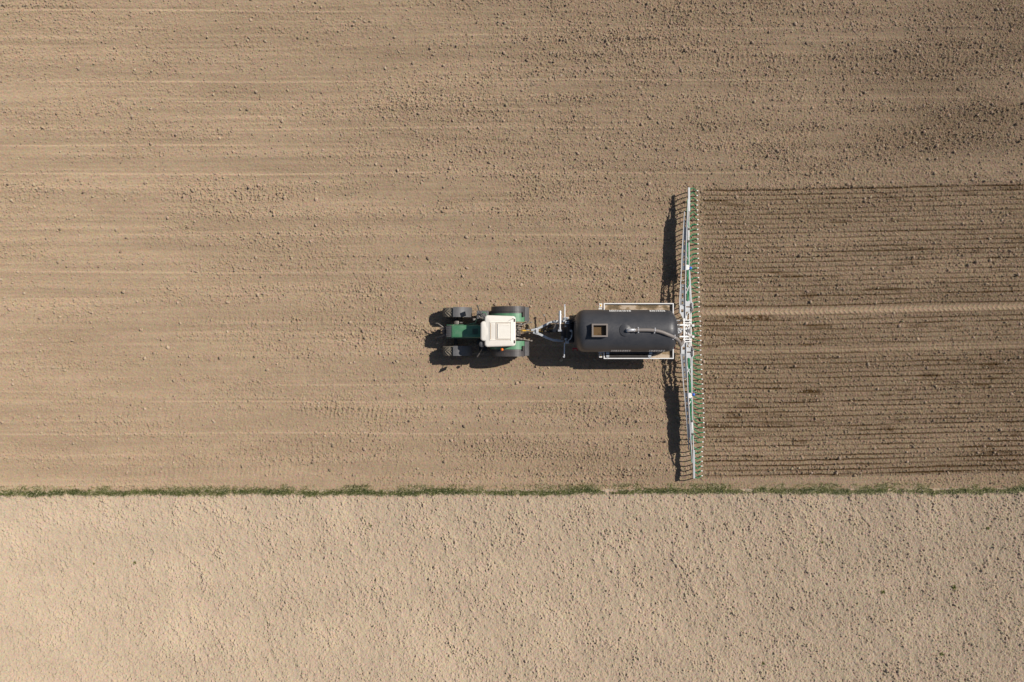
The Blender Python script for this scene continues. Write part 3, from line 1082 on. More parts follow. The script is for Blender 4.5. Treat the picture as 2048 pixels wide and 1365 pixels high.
# green guard ring and handrail by the right-hand side
mb = MB()
mb.tube([(-1.48 + .17 * math.cos(t), YT + .80 + .20 * math.sin(t), 1.62) for t in np.linspace(-2.2, 1.9, 14)], .022)
mb.tube([(-1.5, YT + .98, 1.62), (-1.56, YT + .9, 1.1)], .02)
mb.build('guard_rail', M['green'], tr)
mb = MB()
mb.tube(smooth_path([(-2.2, YT + .38, 1.45), (-2.0, YT + .42, 1.5), (-1.9, YT + .45, 1.55), (-1.85, YT + .62, 1.4)]), .03)
mb.build('coolant_pipe', M['green'], tr)
# tank and steps between the wheels
mb = MB()
mb.box(-1.86, -1.22, YT + .62, YT + 1.10, .62, 1.28, .06)
mb.tube([(-1.66, YT + .95, 1.28), (-1.66, YT + .95, 1.33)], .06)
mb.build('fuel_tank', M['greyplastic'], tr)
mb = MB()
for k in range(3):
    mb.box(-1.78, -1.30, YT - 1.02 + k * .1, YT - .80 + k * .1, .45 + k * .3, .48 + k * .3)
for x_ in (-1.78, -1.30):
    mb.bar((x_, YT - 1.0, .42), (x_, YT - .66, 1.25), .03, .05)
mb.box(-1.85, -1.2, YT - .72, YT - .40, .66, 1.1, .05)
mb.build('steps', M['black'], tr)
# small fittings beside the bonnet
mb = MB()
mb.rbox((-2.88, YT + .46, 1.30), (.20, .20, .16), bev=.05)
mb.tube([(-2.74, YT + .46, 1.30), (-2.56, YT + .46, 1.3)], .045)
mb.build('engine_fitting', M['steel'], tr)
mb = MB()
mb.tube([(-2.0, YT + .52, 1.0), (-1.96, YT + .60, 1.45)], .05)
mb.rbox((-1.98, YT + .62, 1.38), (.14, .14, .1), bev=.03)
mb.build('engine_fitting', M['steel'], tr)

# rear linkage
mb = MB()
for s in (1, -1):
    mb.tube([(.20, YT + s * .30, .85), (.62, YT + s * .42, .70), (1.00, YT + s * .48, .66)], .035)
    mb.tube([(.12, YT + s * .40, 1.55), (.50, YT + s * .42, 1.30), (.60, YT + s * .42, .72)], .030)
    mb.rbox((.33, YT + s * .38, 1.45), (.36, .09, .10), Matrix.Rotation(s * .15, 3, 'Z'), .03)
    mb.rbox((1.02, YT + s * .49, .66), (.12, .09, .10), bev=.03)
mb.box(.10, .45, YT - .24, YT + .24, .60, 1.30, .04)
mb.tube([(.2, YT + .02, 1.25), (.55, YT + .05, 1.32)], .05)
for k in range(5):
    mb.rbox((.30 + .05 * (k % 2), YT - .20 + k * .1, 1.36), (.09, .05, .09), bev=.015)
mb.tube(smooth_path([(.3, YT + .32, 1.2), (.62, YT + .36, 1.12), (.95, YT + .62, 1.02)]), .028)
mb.build('rear_linkage', M['steel'], tr)
for k, (dy, col) in enumerate(((-.16, 'black'), (-.08, 'black'), (0.0, 'greyplastic'), (.08, 'yellow'), (.16, 'black'))):
    mb = MB()
    mb.tube(smooth_path([(.34, YT + dy, 1.38), (.55, YT + dy * .8, 1.48), (.85, YT + dy * .3 + .02, 1.16), (1.15, YT + dy * .15, .98), (1.75, YT + .12 + dy * .3, .95),
                         (2.35, YT + .1 + dy, .95)]), .014, 6)
    mb.build('hydraulic_hose', M[col], tr)

# ------------------------------------------------------------------ the slurry tanker
YA = .52
ZA, RT = 2.10, 1.082
TX0, TX1 = 3.17, 8.45
tk = empty('slurry_tanker', (6.6, YA, 0))
tag(tk, 'dark grey slurry tanker with open top hatch hitched behind the green tractor', 'slurry tanker')

# tank shell, hatch opening left free
mb = MB()
def endprof(n_=14, e=2.6, depth=.62):
    return [(depth * (1 - math.sin(i_ / n_ * math.pi / 2) ** (2 / e)), RT * math.cos(i_ / n_ * math.pi / 2) ** (2 / e)) for i_ in range(n_, -1, -1)]
ep = [(max(0, h), r) for h, r in endprof()]
ep = sorted(ep, key=lambda q: q[1])
prof = [(TX0 + h, r) for h, r in ep] + [(x_, RT) for x_ in (4.35, 5.08, 6.4, 7.2)] + [(TX1 - h, r) for h, r in reversed(ep)]
mb.lathe((0, YA, ZA), (1, 0, 0), prof, 72)
tank = mb.build('tank', M['tank'], tk)
# lettering stripes along the flanks (weathered, unreadable from above)
for s in (1, -1):
    for (xa, xb) in ((4.95, 6.0), (7.0, 7.75)) if s > 0 else ((5.05, 6.05), (6.98, 7.7)):
        mb = MB()
        x_ = xa
        while x_ < xb:
            w_ = rnd.uniform(.05, .10)
            for (z0, z1) in ((.22, .48),):
                a0, a1 = math.asin(z0 / RT), math.asin(z1 / RT)
                rr_ = RT + .006
                vs = []
                for q in range(4):
                    aa = a0 + (a1 - a0) * q / 3
                    for x2 in (x_, x_ + w_):
                        vs.append((x2, YA + s * math.cos(aa) * rr_, ZA + math.sin(aa) * rr_))
                mb.add(vs, [(q * 2, q * 2 + 1, q * 2 + 3, q * 2 + 2) for q in range(3)])
            x_ += w_ + rnd.uniform(.02, .05)
        mb.build('flank_marking', M['white'], tank)

# top hatch
hx0, hx1 = 159.5 * 39.65 / FPX, 191.2 * 39.65 / FPX
hy0, hy1 = (682.5 - 674.3) * 39.65 / FPX, (682.5 - 648) * 39.65 / FPX
zt = ZA + RT
t = .075
mb = MB()
for (a, b_, c, d) in ((hx0, hx0 + t, hy0, hy1), (hx1 - t, hx1, hy0, hy1), (hx0 + t, hx1 - t, hy0, hy0 + t), (hx0 + t, hx1 - t, hy1 - t, hy1)):
    mb.box(a, b_, c, d, zt - .12, zt + .27)
hb = mb.build('hatch_frame', M['frame'], tk)
mb = MB()
mb.add([(hx0 + t, hy0 + t, zt + .008), (hx1 - t, hy0 + t, zt + .008), (hx1 - t, hy1 - t, zt + .008), (hx0 + t, hy1 - t, zt + .008)], [(0, 1, 2, 3)])
for k in range(5):
    mb.rbox((hx0 + .36 + .03 * k, hy0 + .14 + .02 * (k % 2), zt + .02), (.03, .05, .03))
mb.build('slurry_surface', M['slurry'], hb)

# manhole plate, elbow and filling pipe
mc = P(1250.8, 660.7, 3.2)
mb = MB()
mb.lathe((mc.x, mc.y, zt - .04), (0, 0, 1), [(0, .30), (.055, .30), (.06, .285), (.06, .25), (.065, .24), (.07, 0)], 36)
mb.build('manhole_plate', M['tank'], tk)
mb = MB()
pe = P(1256, 661, 3.3)
mb.tube([(pe.x, pe.y, zt + .02), (pe.x, pe.y, zt + .10)], .105, 16)
mb.tube(smooth_path([(pe.x, pe.y, zt + .08), (pe.x + .02, pe.y, zt + .17), (pe.x + .12, pe.y + .01, zt + .19), (pe.x + .34, pe.y + .015, zt + .16)]), .085, 16)
mb.tube([(pe.x + .28, pe.y + .013, zt + .165), (pe.x + .33, pe.y + .013, zt + .162)], .10, 16)
mb.build('pipe_elbow', M['chrome'], tk)
pz = zt + .12
pp = [P(1266, 661, pz), P(1285, 660.3, pz), P(1305, 661, pz - .01), P(1320, 663.5, pz - .03), P(1335, 669, pz - .08), P(1348, 675, 3.05), P(1356, 680.5, 2.8), P(1359, 686, 2.45),
      P(1360.5, 691, 2.0), P(1362, 690, 1.5), P(1366, 684, 1.15)]
mb = MB()
mb.tube(smooth_path(pp, 7), .085, 16)
fp = mb.build('filling_hose', M['pipe'], tk)
sp = smooth_path(pp, 7)
for k in (4, 16, 35):
    mb = MB()
    a_, b1 = sp[k], sp[k + 1]
    d_ = (b1 - a_).normalized()
    mb.tube([a_ - d_ * .018, a_ + d_ * .018], .098, 18)
    sdv = d_.cross(Vector((0, 0, 1))).normalized()
    for sg in (-1, 1):
        mb.rbox(a_ + sdv * sg * .115, (.05, .05, .04))
    mb.build('hose_clamp', M['chrome'], fp)

# chassis, axle, wheels
mb = MB()
for s in (1, -1):
    mb.bar((3.0, YA + s * .45, 1.0), (8.5, YA + s * .45, 1.0), .14, .24)
    for x_ in (3.9, 5.4, 7.0, 8.1):
        mb.bar((x_, YA + s * .45, 1.1), (x_, YA + s * .66, 1.32), .10, .10)
mb.bar((6.6, YA - 1.1, .72), (6.6, YA + 1.1, .72), .16, .16)
mb.bar((8.45, YA - .6, 1.0), (8.45, YA + .6, 1.0), .14, .2)
mb.box(6.3, 6.9, YA - .5, YA - .38, .7, .95)
mb.box(6.3, 6.9, YA + .38, YA + .5, .7, .95)
mb.build('chassis', M['galv'], tk)
for s in (1, -1):
    wheel(tk, 6.6, YA + s * 1.06, .71, .73, .60, 22, s, 'wheel')

# mudguard trays with upstanding rim
zr, zb = 1.72, 1.56
sc_ = (CAMH - zr) / FPX
tx0, tx1 = (1207.6 - 1024) * sc_, (1347.5 - 1024) * sc_
yo = 1.445
for s in (1, -1):
    mb = MB()
    y_in, y_out = YA + s * .62, YA + s * yo
    a, b_ = sorted((y_out - s * .05, y_out))
    mb.box(tx0, tx1, a, b_, zb - .06, zr)
    a, b_ = sorted((y_in, y_out - s * .0501))
    mb.box(tx0, tx0 + .05, a, b_, zb - .06, zr)
    mb.box(tx1 - .05, tx1, a, b_, zb - .06, zr)
    gd = mb.build('mudguard', M['white'], tk)
    mb = MB()
    a, b_ = sorted((y_in, y_out - s * .052))
    mb.box(tx0 + .052, tx1 - .052, a, b_, zb - .05, zb + .0)
    mb.build('tray', M['mud'], gd)
    mb = MB()
    # side marker post ahead of the tray
    p_ = P(1201, 611.5 if s > 0 else 711.5, 1.6)
    mb.rbox(p_, (.16, .22, .10), bev=.02)
    mb.rbox(p_ + Vector((.03, -s * .17, 0)), (.26, .06, .06))
    mb.bar(p_ + Vector((0, -s * .12, -.05)), p_ + Vector((.1, -s * .7, -.4)), .05)
    mk = mb.build('marker_lamp', M['white'], tk)
    mb = MB()
    mb.rbox(p_ + Vector((0, s * .0, .056)), (.08, .10, .02), bev=.005)
    mb.build('lens', M['yellow'], mk)
    # gusset under the tray
# suction pipes lying in the near-side tray
for (py, xa, xb) in ((705.5, 1212, 1304), (712.3, 1212, 1302)):
    a_, b1 = P(xa, py, 1.70), P(xb, py, 1.70)
    mb = MB()
    mb.tube([a_, b1], .075, 14)
    for k in range(34):
        q = a_.lerp(b1, (k + .5) / 34)
        mb.tube([q - Vector((.012, 0, 0)), q + Vector((.012, 0, 0))], .080, 14)
    sp_ = mb.build('suction_pipe', M['black'], tk)
    for q, sg in ((a_, 1), (b1, -1)):
        mb = MB()
        mb.tube([q, q + Vector((sg * .16, 0, 0))], .092, 14)
        mb.rbox(q + Vector((sg * .08, -.09, .02)), (.05, .06, .05))
        mb.rbox(q + Vector((sg * .08, .09, .02)), (.05, .06, .05))
        mb.build('coupling', M['galv'], sp_)
mb = MB()
a_, b1 = P(1303, 704, 1.62), P(1318, 703, 1.62)
c1_ = P(1300, 716, 1.62)
mb.add([a_, b1, c1_, a_ + Vector((0, 0, -.03)), b1 + Vector((0, 0, -.03)), c1_ + Vector((0, 0, -.03))], [(0, 1, 2), (5, 4, 3), (0, 3, 4, 1), (1, 4, 5, 2), (2, 5, 3, 0)])
mb.build('tray_gusset', M['greyplastic'], tk)

# drawbar
zd = 1.0
mb = MB()
hp = P(1059, 661.5, .85)
for pts in (((1062, 661), (1074, 658.5), (1098, 646.5), (1106, 644), (1117, 643.8), (1136, 643)), ((1066, 665), (1078, 668.5), (1098, 678), (1108, 681), (1122, 682), (1136, 683))):
    q = [P(a_, b1, zd) for a_, b1 in pts]
    for i_ in range(len(q) - 1):
        mb.bar(q[i_], q[i_ + 1], .12, .16, bev=.015)
mb.bar(P(1054, 662, .82), P(1076, 663, .95), .15, .12, bev=.02)
mb.ball(P(1054, 662, .78), .09)
mb.rbox(P(1074, 663, zd + .10), (.14, .20, .10), bev=.02)
mb.rbox(P(1111, 644, zd + .06), (.22, .16, .22), bev=.02)
mb.rbox(P(1111, 681, zd + .05), (.22, .13, .18), bev=.02)
mb.build('drawbar', M['galv'], tk)
mb = MB()
mb.bar((hp.x + .2, YA, .62), (3.4, YA, .9), .12)
mb.tube([P(1083, 662, .9), P(1100, 664, .95)], .075)
mb.tube([P(1092, 658, 1.0), P(1103, 650, 1.05)], .06)
mb.build('drive_housing', M['black'], tk)
mb = MB()
mb.tube([P(1042, 662.5, .78), P(1062, 662, .80)], .065)
mb.tube([P(1084, 662.5, .92), P(1098, 662.5, .94)], .06)
mb.tube([P(1062, 662, .80), P(1084, 662.5, .92)], .03)
mb.build('drive_shaft', M['yellow'], tk)

# pump and its fittings
mb = MB()
mb.box(2.72, 3.22, YA - .62, YA + .62, 1.0, 1.75, .06)
mb.tube([(2.72, YA - .1, 1.5), (2.55, YA - .1, 1.5)], .26, 20)
mb.tube([(2.95, YA - .50, 1.85), (2.95, YA + .50, 1.85)], .15, 18)
for k in range(9):
    mb.box(2.80, 3.10, YA - .46 + k * .11, YA - .43 + k * .11, 1.75, 2.03)
mb.tube(smooth_path([(3.1, YA + .42, 1.8), (3.24, YA + .5, 2.0), (3.3, YA + .35, 2.2), (3.28, YA + .1, 2.2)]), .07)
pump = mb.build('pump', M['black'], tk)
mb = MB()
for (px, py, z, sx, sy, sz) in ((1132, 637.5, 1.9, .26, .14, .12), (1134, 645.5, 1.95, .22, .16, .12), (1134, 679.0, 1.9, .24, .12, .12), (1134, 685, 1.8, .20, .14, .12),
                                (1142, 662, 2.15, .12, .10, .10), (1128, 640, 1.85, .12, .24, .10), (1143, 673, 2.1, .07, .10, .08), (1131, 653, 2.05, .09, .07, .06)):
    mb.rbox(P(px, py, z), (sx, sy, sz), bev=.02)
for (px, py, z) in ((1133, 636.2, 1.99), (1130, 637, 1.99), (1136, 637.5, 1.99), (1143, 671, 2.18), (1140.5, 677, 2.1), (1137, 681, 2.0)):
    mb.tube([P(px, py, z), P(px, py, z + .05)], .03, 8)
mb.tube(smooth_path([P(1137, 681, 2.0), P(1141, 678, 2.1), P(1144, 672, 2.15), P(1144, 662, 2.2)]), .018)
mb.build('pump_valve', M['galv'], pump)
mb = MB()
mb.tube([P(1120, 622, 1.95), P(1120, 648, 1.95)], .078, 18)
mb.tube([P(1120, 648, 1.95), P(1120, 662, 1.93)], .05, 14)
mb.tube([P(1119.5, 655, 1.94), P(1119.8, 659, 1.93)], .065, 14)
mb.rbox(P(1120, 661.8, 1.93), (.22, .10, .10), bev=.02)
mb.tube([P(1116, 661, 1.9), P(1122, 661.5, 1.9)], .06)
mb.build('suction_cylinder', M['chrome'], tk)
mb = MB()
mb.bar(P(1114, 648, 1.5), P(1108, 664, 1.3), .18, .06)
mb.rbox(P(1124.5, 677, 1.65), (.14, .22, .15), bev=.03)
mb.build('pump_bracket', M['steel'], tk)
mb = MB()
mb.tube([P(1092, 644, 1.1), P(1089.5, 632, 1.1)], .02)
mb.rbox(P(1088, 631, 1.12), (.10, .12, .06), bev=.02)
mb.build('parking_jack', M['steel'], tk)
mb = MB()
mb.bar(P(1129.3, 609, 1.7), P(1129.4, 636, 1.7), .055, .05, bev=.01)
mb.bar(P(1129.2, 609.5, 1.7), P(1129.2, 613, 1.7), .075, .07)
mb.build('hose_support', M['chrome'], tk)
mb = MB()
mb.bar(P(1129, 686, 1.7), P(1128.2, 716, 1.7), .05, .05, bev=.01)
mb.bar(P(1126, 714, 1.7), P(1129.5, 714.5, 1.7), .06, .06)
mb.build('hose_support', M['chrome'], tk)
mb = MB()
mb.rbox(P(1150, 697.5, 1.3), (.22, .07, .07), bev=.02)
mb.rbox(P(1146, 699, 1.3), (.04, .16, .06))
mb.rbox(P(1154.5, 699, 1.3), (.04, .16, .06))
mb.build('valve_lever', M['red'], tk)

# rear end: coupling frame, outlet, ladder
mb = MB()
for py in (650.3, 673.6):
    mb.bar(P(1346, py, 1.25), P(1369, py, 1.15), .07, .12)
    mb.tube([P(1359, py - 1.5, 1.26), P(1359, py + 1.5, 1.26)], .05)
mb.tube([P(1351, 662, 1.45), P(1362, 662, 1.45)], .15, 18)
mb.tube([P(1353, 662, 1.45), P(1355, 662, 1.45)], .22, 18)
for (px, py) in ((1357, 658), (1357, 666), (1359, 661), (1361, 664), (1363, 659)):
    mb.rbox(P(px, py, 1.6), (.09, .07, .08), bev=.015)
mb.build('rear_coupling', M['galv'], tk)
mb = MB()
mb.tube([P(1346, 641, 1.75), P(1360, 641.3, 1.75)], .03)
mb.build('rear_step', M['galv'], tk)
mb = MB()
mb.box(8.38, 8.78, YA - .30, YA + .30, .9, 1.35, .04)
mb.tube(smooth_path([P(1352, 642, 1.7), P(1356, 646, 1.65), P(1360, 644, 1.4), P(1363, 640, 1.2)]), .05)
mb.build('outlet_valve', M['black'], tk)
for s in (1, -1):
    mb = MB()
    p_ = P(1349.5, 638 if s > 0 else 694, 1.9)
    mb.rbox(p_, (.06, .14, .08), bev=.015)
    mb.build('tail_light', M['redlens'], tk)

# ------------------------------------------------------------------ the dribble bar
bo = empty('dribble_bar', P(1374, 662, 0))
bo.location.z = 0.0
tag(bo, 'long folding galvanised dribble bar with trailing green hoses across the tanker rear', 'spreader boom')

UP = dict(
    mid=[(376, 1376.6), (424, 1375.2), (455, 1373.7), (500, 1372.2), (560, 1371.0), (611, 1370.8)],
    rgt=[(376, 1377.2), (424, 1377.6), (500, 1377.9), (540, 1378.5), (570, 1379.6), (611, 1380.0)],
    lft=[(424, 1368.8), (455, 1367.2), (500, 1364.2), (560, 1361.8), (600, 1359.0), (611, 1358.8)])
LO = dict(
    mid=[(708, 1372.6), (730, 1373.6), (785, 1375.8), (830, 1378.8), (895, 1382.6), (957, 1386.2)],
    rgt=[(708, 1381.4), (740, 1382.2), (790, 1384.0), (840, 1385.2), (900, 1386.9), (957, 1387.6)],
    lft=[(708, 1361.6), (735, 1364.0), (780, 1367.8), (825, 1372.0), (865, 1375.0), (900, 1377.8)])
ZM, ZR, ZL = 1.08, .85, .95


def rail(mb, tab, ya, yb, z, w, h, n_=10):
    pts = [P(interp(tab, ya + (yb - ya) * k / n_), ya + (yb - ya) * k / n_, z) for k in range(n_ + 1)]
    for i_ in range(n_):
        mb.bar(pts[i_], pts[i_ + 1] + (pts[i_ + 1] - pts[i_]).normalized() * .004, w, h)


def strip(mb, qa, qb, qc, qd, th=.012):
    """thin plate through four points"""
    n_ = (qb - qa).cross(qd - qa).normalized() * th
    vs = [qa, qb, qc, qd, qa - n_, qb - n_, qc - n_, qd - n_]
    mb.add(vs, [(0, 1, 2, 3), (7, 6, 5, 4), (0, 4, 5, 1), (1, 5, 6, 2), (2, 6, 7, 3), (3, 7, 4, 0)])


def slotted(mb, L, R, zl, zr_, spans):
    """sloping plate between two rails; spans: (y0, y1, slot?)"""
    for (ya, yb, slot) in spans:
        def pt(y_, u):
            a_ = P(interp(L, y_), y_, zl)
            b1 = P(interp(R, y_), y_, zr_)
            return a_.lerp(b1, u)
        if not slot:
            strip(mb, pt(ya, .1), pt(ya, .92), pt(yb, .92), pt(yb, .1))
        else:
            strip(mb, pt(ya, .1), pt(ya, .34), pt(yb, .34), pt(yb, .1))
            strip(mb, pt(ya, .66), pt(ya, .92), pt(yb, .92), pt(yb, .66))


def wing(T, root, tip, sgn, spans, joint):
    """one folding wing; y runs from root to tip in photo pixels"""
    mb = MB()
    yl_end = T['lft'][0][0] if sgn < 0 else T['lft'][-1][0]
    rail(mb, T['mid'], root, yl_end, ZM, .042, .05, 12)
    mb.bar(P(interp(T['mid'], yl_end), yl_end, ZM), P(interp(T['mid'], yl_end + sgn * 26), yl_end + sgn * 26, .86), .042, .05)
    rail(mb, T['rgt'], root, tip, ZR, .050, .06, 12)
    yl_end = T['lft'][0][0] if sgn < 0 else T['lft'][-1][0]
    rail(mb, T['lft'], root, yl_end, ZL, .040, .05, 10)
    n_ = 15
    for k in range(n_):
        y0_ = root + (yl_end - root) * k / n_
        y1_ = root + (yl_end - root) * (k + 1) / n_
        r0 = P(interp(T['rgt'], y0_) - .2, y0_, ZR - .04)
        m0 = P(interp(T['mid'], y0_), y0_, ZM - .02)
        lo = P(interp(T['mid'], y0_) + 1, y0_, .70)
        l0 = P(interp(T['lft'], y0_), y0_, ZL)
        mb.bar(l0, lo, .03, .03)
        mb.bar(lo, r0, .03, .03)
        if k % 5 == 2:
            mb.bar(P(interp(T['rgt'], y0_), y0_, ZR + .04), P(interp(T['mid'], y1_), y1_, ZM), .03, .03)
    wf = mb.build('wing_frame', M['lightgalv'], bo)
    # tip beam: deeper single box
    mb = MB()
    yk = yl_end
    a_, b1 = P(interp(T['rgt'], yk), yk, .80), P(interp(T['rgt'], tip), tip, .80)
    mb.bar(a_, b1, .095, .20, bev=.006)
    mb.build('tip_beam', M['galv'], wf)
    cut = next(i_ for i_ in range(1, len(spans)) if abs(spans[i_][0] - spans[i_ - 1][1]) > 5)
    for part in (spans[:cut], spans[cut:]):
        mb = MB()
        slotted(mb, T['lft'], T['mid'], ZL, ZM, part)
        mb.build('slotted_plate', M['lightgalv'], wf)
    # vertical sheets added under the rails to make the wing's shadow solid
    mb = MB()
    for k in range(24):
        y0_ = root + (yl_end - root) * k / 24
        y1_ = root + (yl_end - root) * (k + 1) / 24
        x0_, x1_ = (interp(T['rgt'], y0_) + interp(T['mid'], y0_)) / 2, (interp(T['rgt'], y1_) + interp(T['mid'], y1_)) / 2
        if k % 8 != 7 and k > 6:
            strip(mb, P(x0_, y0_, .62), P(x0_, y0_, .88), P(x1_, y1_, .88), P(x1_, y1_, .62))
        if k > 6:
            x0_, x1_ = interp(T['rgt'], y0_), interp(T['rgt'], y1_)
            strip(mb, P(x0_, y0_, .64), P(x0_, y0_, .82), P(x1_, y1_, .82), P(x1_, y1_, .64))
            x0_, x1_ = interp(T['mid'], y0_), interp(T['mid'], y1_)
            strip(mb, P(x0_, y0_, .74), P(x0_, y0_, 1.05), P(x1_, y1_, 1.05), P(x1_, y1_, .74))
            x0_, x1_ = interp(T['lft'], y0_), interp(T['lft'], y1_)
            if k % 7 != 3: strip(mb, P(x0_, y0_, .70), P(x0_, y0_, .92), P(x1_, y1_, .92), P(x1_, y1_, .70))
    mb.build('shadow_sheet', M['greyplastic'], wf)
    return wf


wu = wing(UP, 611, 376, -1, [(611, 609, 0), (609, 603, 1), (603, 599, 0), (599, 587, 1), (587, 581, 0), (581, 572, 1), (572, 569, 0),
                             (541, 532, 0), (532, 527, 1), (527, 522, 0), (522, 512, 1), (512, 507, 0), (507, 500, 1), (500, 491, 0), (491, 481, 1),
                             (481, 472, 0), (472, 455, 0), (455, 440, 1)], 0)
wl = wing(LO, 708, 957, 1, [(708, 713, 0), (713, 720, 1), (720, 725, 0), (725, 737, 1), (737, 743, 0), (743, 752, 1), (752, 756, 0),
                            (786, 793, 0), (793, 799, 1), (799, 805, 0), (805, 815, 1), (815, 822, 0), (822, 831, 1), (831, 837, 0), (837, 848, 1),
                            (848, 876, 0), (876, 888, 1)], 0)

# hinge blocks between the wings and the centre
for (T, yr, sgn, wf) in ((UP, 611, 1, wu), (LO, 708, -1, wl)):
    xl, xm, xr_ = interp(T['lft'], yr), interp(T['mid'], yr), interp(T['rgt'], yr)
    mb = MB()
    Y = lambda d_: yr + sgn * d_
    # left pentagon with square window
    zz = 1.0
    for (a_, b1, c1_, d1) in (((xl, Y(0)), (xm, Y(0)), (xm, Y(8)), (xl, Y(8))),
                              ((xl, Y(8)), (xl + 3.4, Y(8)), (xl + 3.4, Y(14)), (xl, Y(14))),
                              ((xl + 8.2, Y(8)), (xm, Y(8)), (xm, Y(14)), (xl + 8.2, Y(14))),
                              ((xl, Y(14)), (xm, Y(14)), (xm, Y(17)), (xl + 2, Y(17))),
                              ((xl + 2, Y(17)), (xm, Y(17)), (xm, Y(27)), (xl + 7.5, Y(27)))):
        qs = [P(p[0], p[1], zz) for p in (a_, b1, c1_, d1)]
        if sgn > 0: qs = qs[::-1]
        strip(mb, qs[0], qs[1], qs[2], qs[3], .03)
    mb.bar(P(xl, Y(1), .95), P(xl, Y(16), .95), .03, .30)
    mb.bar(P(xm, Y(-2), 1.03), P(xm, Y(28), 1.03), .04, .08)
    # right plate with round openings
    for (ya, yb) in ((-9, 2), (4.5, 13)):
        qs = [P(xm + .5, Y(ya), .97), P(xr_ + .5, Y(ya), .97), P(xr_ + .5, Y(yb), .97), P(xm + .5, Y(yb), .97)]
        if sgn > 0: qs = qs[::-1]
        strip(mb, *qs, .03)
    # bowed web toward the centre
    pts = smooth_path([P(xr_ - .5, Y(12), .95), P(xm + 3.2, Y(18), .95), P(xm + 2.2, Y(26), .95)])
    for i_ in range(len(pts) - 1):
        mb.bar(pts[i_], pts[i_ + 1], .05, .10)
    mb.build('hinge_block', M['galv'], wf)
    mb = MB()
    mb.tube([P(xr_ + 2.2, Y(-4), .9), P(xr_ + 2.5, Y(14), .9)], .055)
    mb.rbox(P(xr_ + 2.6, Y(1), .95), (.12, .22, .14), bev=.03)
    mb.rbox(P(xr_ + 3.4, Y(9), .95), (.14, .14, .14), bev=.03)
    mb.tube([P(xr_ + 1, Y(15), .95), P(xr_ + 4.5, Y(5), .95)], .04)
    mb.build('fold_cylinder', M['greyplastic'], wf)
    mb = MB()
    mb.bar(P(xr_ + 5.3, Y(-5), .98), P(xr_ + 5.6, Y(11), .98), .035, .06)
    mb.bar(P(xr_ + 3.5, Y(-5), .98), P(xr_ + 5.3, Y(-5), .98), .03, .06)
    mb.build('hinge_link', M['white'], wf)
    # outer stay parallel to the rail
    mb = MB()
    ye = 545 if sgn > 0 else 775
    mb.bar(P(xr_ + 2.8, Y(-4), .86), P(interp(T['rgt'], ye) + .6, ye, .84), .05, .06)
    mb.bar(P(xm + .8, Y(-23), .99), P(xr_ - .8, Y(-42), .99), .035, .04)
    mb.build('stay', M['galv'], wf)

# centre frame
mb = MB()
mb.bar(P(1367.6, 637, 1.12), P(1368.6, 687, 1.12), .085, .10, bev=.01)
mb.bar(P(1379.2, 625, .95), P(1379.6, 700, .95), .045, .06)
mb.bar(P(1382.0, 622, .90), P(1382.2, 702, .90), .045, .06)
mb.bar(P(1372.6, 632, 1.0), P(1373.0, 692, 1.0), .04, .06)
for py in (640.6, 646.2, 679.0, 684.0):
    mb.bar(P(1366, py, 1.16), P(1383, py, 1.05), .045, .05)
for py in (650.8, 673.6):
    mb.bar(P(1359, py, 1.18), P(1377, py, 1.10), .07, .07)
mb.bar(P(1367, 656, 1.15), P(1372, 667, 1.15), .03, .03)
mb.bar(P(1367, 667, 1.15), P(1372, 656, 1.15), .03, .03)
cf = mb.build('centre_frame', M['white'], bo)
mb = MB()
for py in (643.4, 681.5):
    for px in (1371, 1374, 1377):
        mb.tube([P(px, py, 1.02), P(px, py, 1.10)], .045, 10)
mb.rbox(P(1375.5, 662.5, .95), (.26, .30, .22), bev=.06)
mb.build('distributor', M['greyplastic'], cf)
for (px, py, r_) in ((1372.5, 658, .04), (1376.5, 657, .05), (1376.8, 668, .05), (1372.6, 667, .04), (1374.5, 652, .05), (1370, 651, .05), (1371.5, 674, .05), (1375.5, 674, .04),
                     (1378, 650, .03), (1365, 661, .03)):
    mb = MB()
    mb.tube([P(px, py - 2, 1.08), P(px, py + 2, 1.08)], r_, 10)
    mb.build('bolt', M['chrome'], cf)
for py in (651.3, 673.8):
    mb = MB()
    mb.rbox(P(1386, py, .98), (.12, .12, .12), bev=.015)
    sm = mb.build('rear_lamp', M['white'], cf)
    mb = MB()
    mb.rbox(P(1389, py, .96), (.04, .12, .08), bev=.01)
    mb.build('lens', M['black'], sm)

# distribution heads
for (px, py, bx, by, wf) in ((1373.9, 535.5, 1380.8, 536.6, wu), (1379.2, 791.5, 1386.6, 789.4, wl)):
    mb = MB()
    mb.rbox(P(px, py, 1.04), (.15, .28, .14), bev=.02)
    mb.rbox(P(px + 3.4, py, .98), (.05, .18, .10), bev=.01)
    ds = mb.build('distributor_head', M['white'], wf)
    mb = MB()
    q = P(bx, by, .92)
    mb.lathe(q, (0, 0, 1), [(0, .075), (.08, .075), (.10, .05), (.10, 0)], 16)
    mb.build('cap', M['blue'], ds)
    mb = MB()
    mb.rbox(P(px + 3.6, py - 1, 1.045), (.04, .06, .03))
    mb.build('tag', M['yellow'], ds)
# small fold cylinders near the tips
for (x0_, y0_, x1_, y1_, wf) in ((1376.4, 459, 1376.4, 483, wu), (1382.8, 843, 1384.2, 869, wl)):
    for (a_, b1) in ((x0_, y0_), (x1_, y1_)):
        mb = MB()
        mb.rbox(P(a_, b1, 1.0), (.14, .11, .12), bev=.02)
        cl_ = mb.build('cylinder_bracket', M['black'], wf)
    mb = MB()
    mb.tube([P(x0_ - .6, y0_ + 2, 1.02), P(x1_ - .6, y1_ - 2, 1.02)], .022, 10)
    mb.tube([P(x0_ + 1, y0_ + 2, 1.03), P(x1_ + 1, y1_ - 8, 1.03)], .034, 10)
    mb.build('tip_cylinder', M['white'], wf)

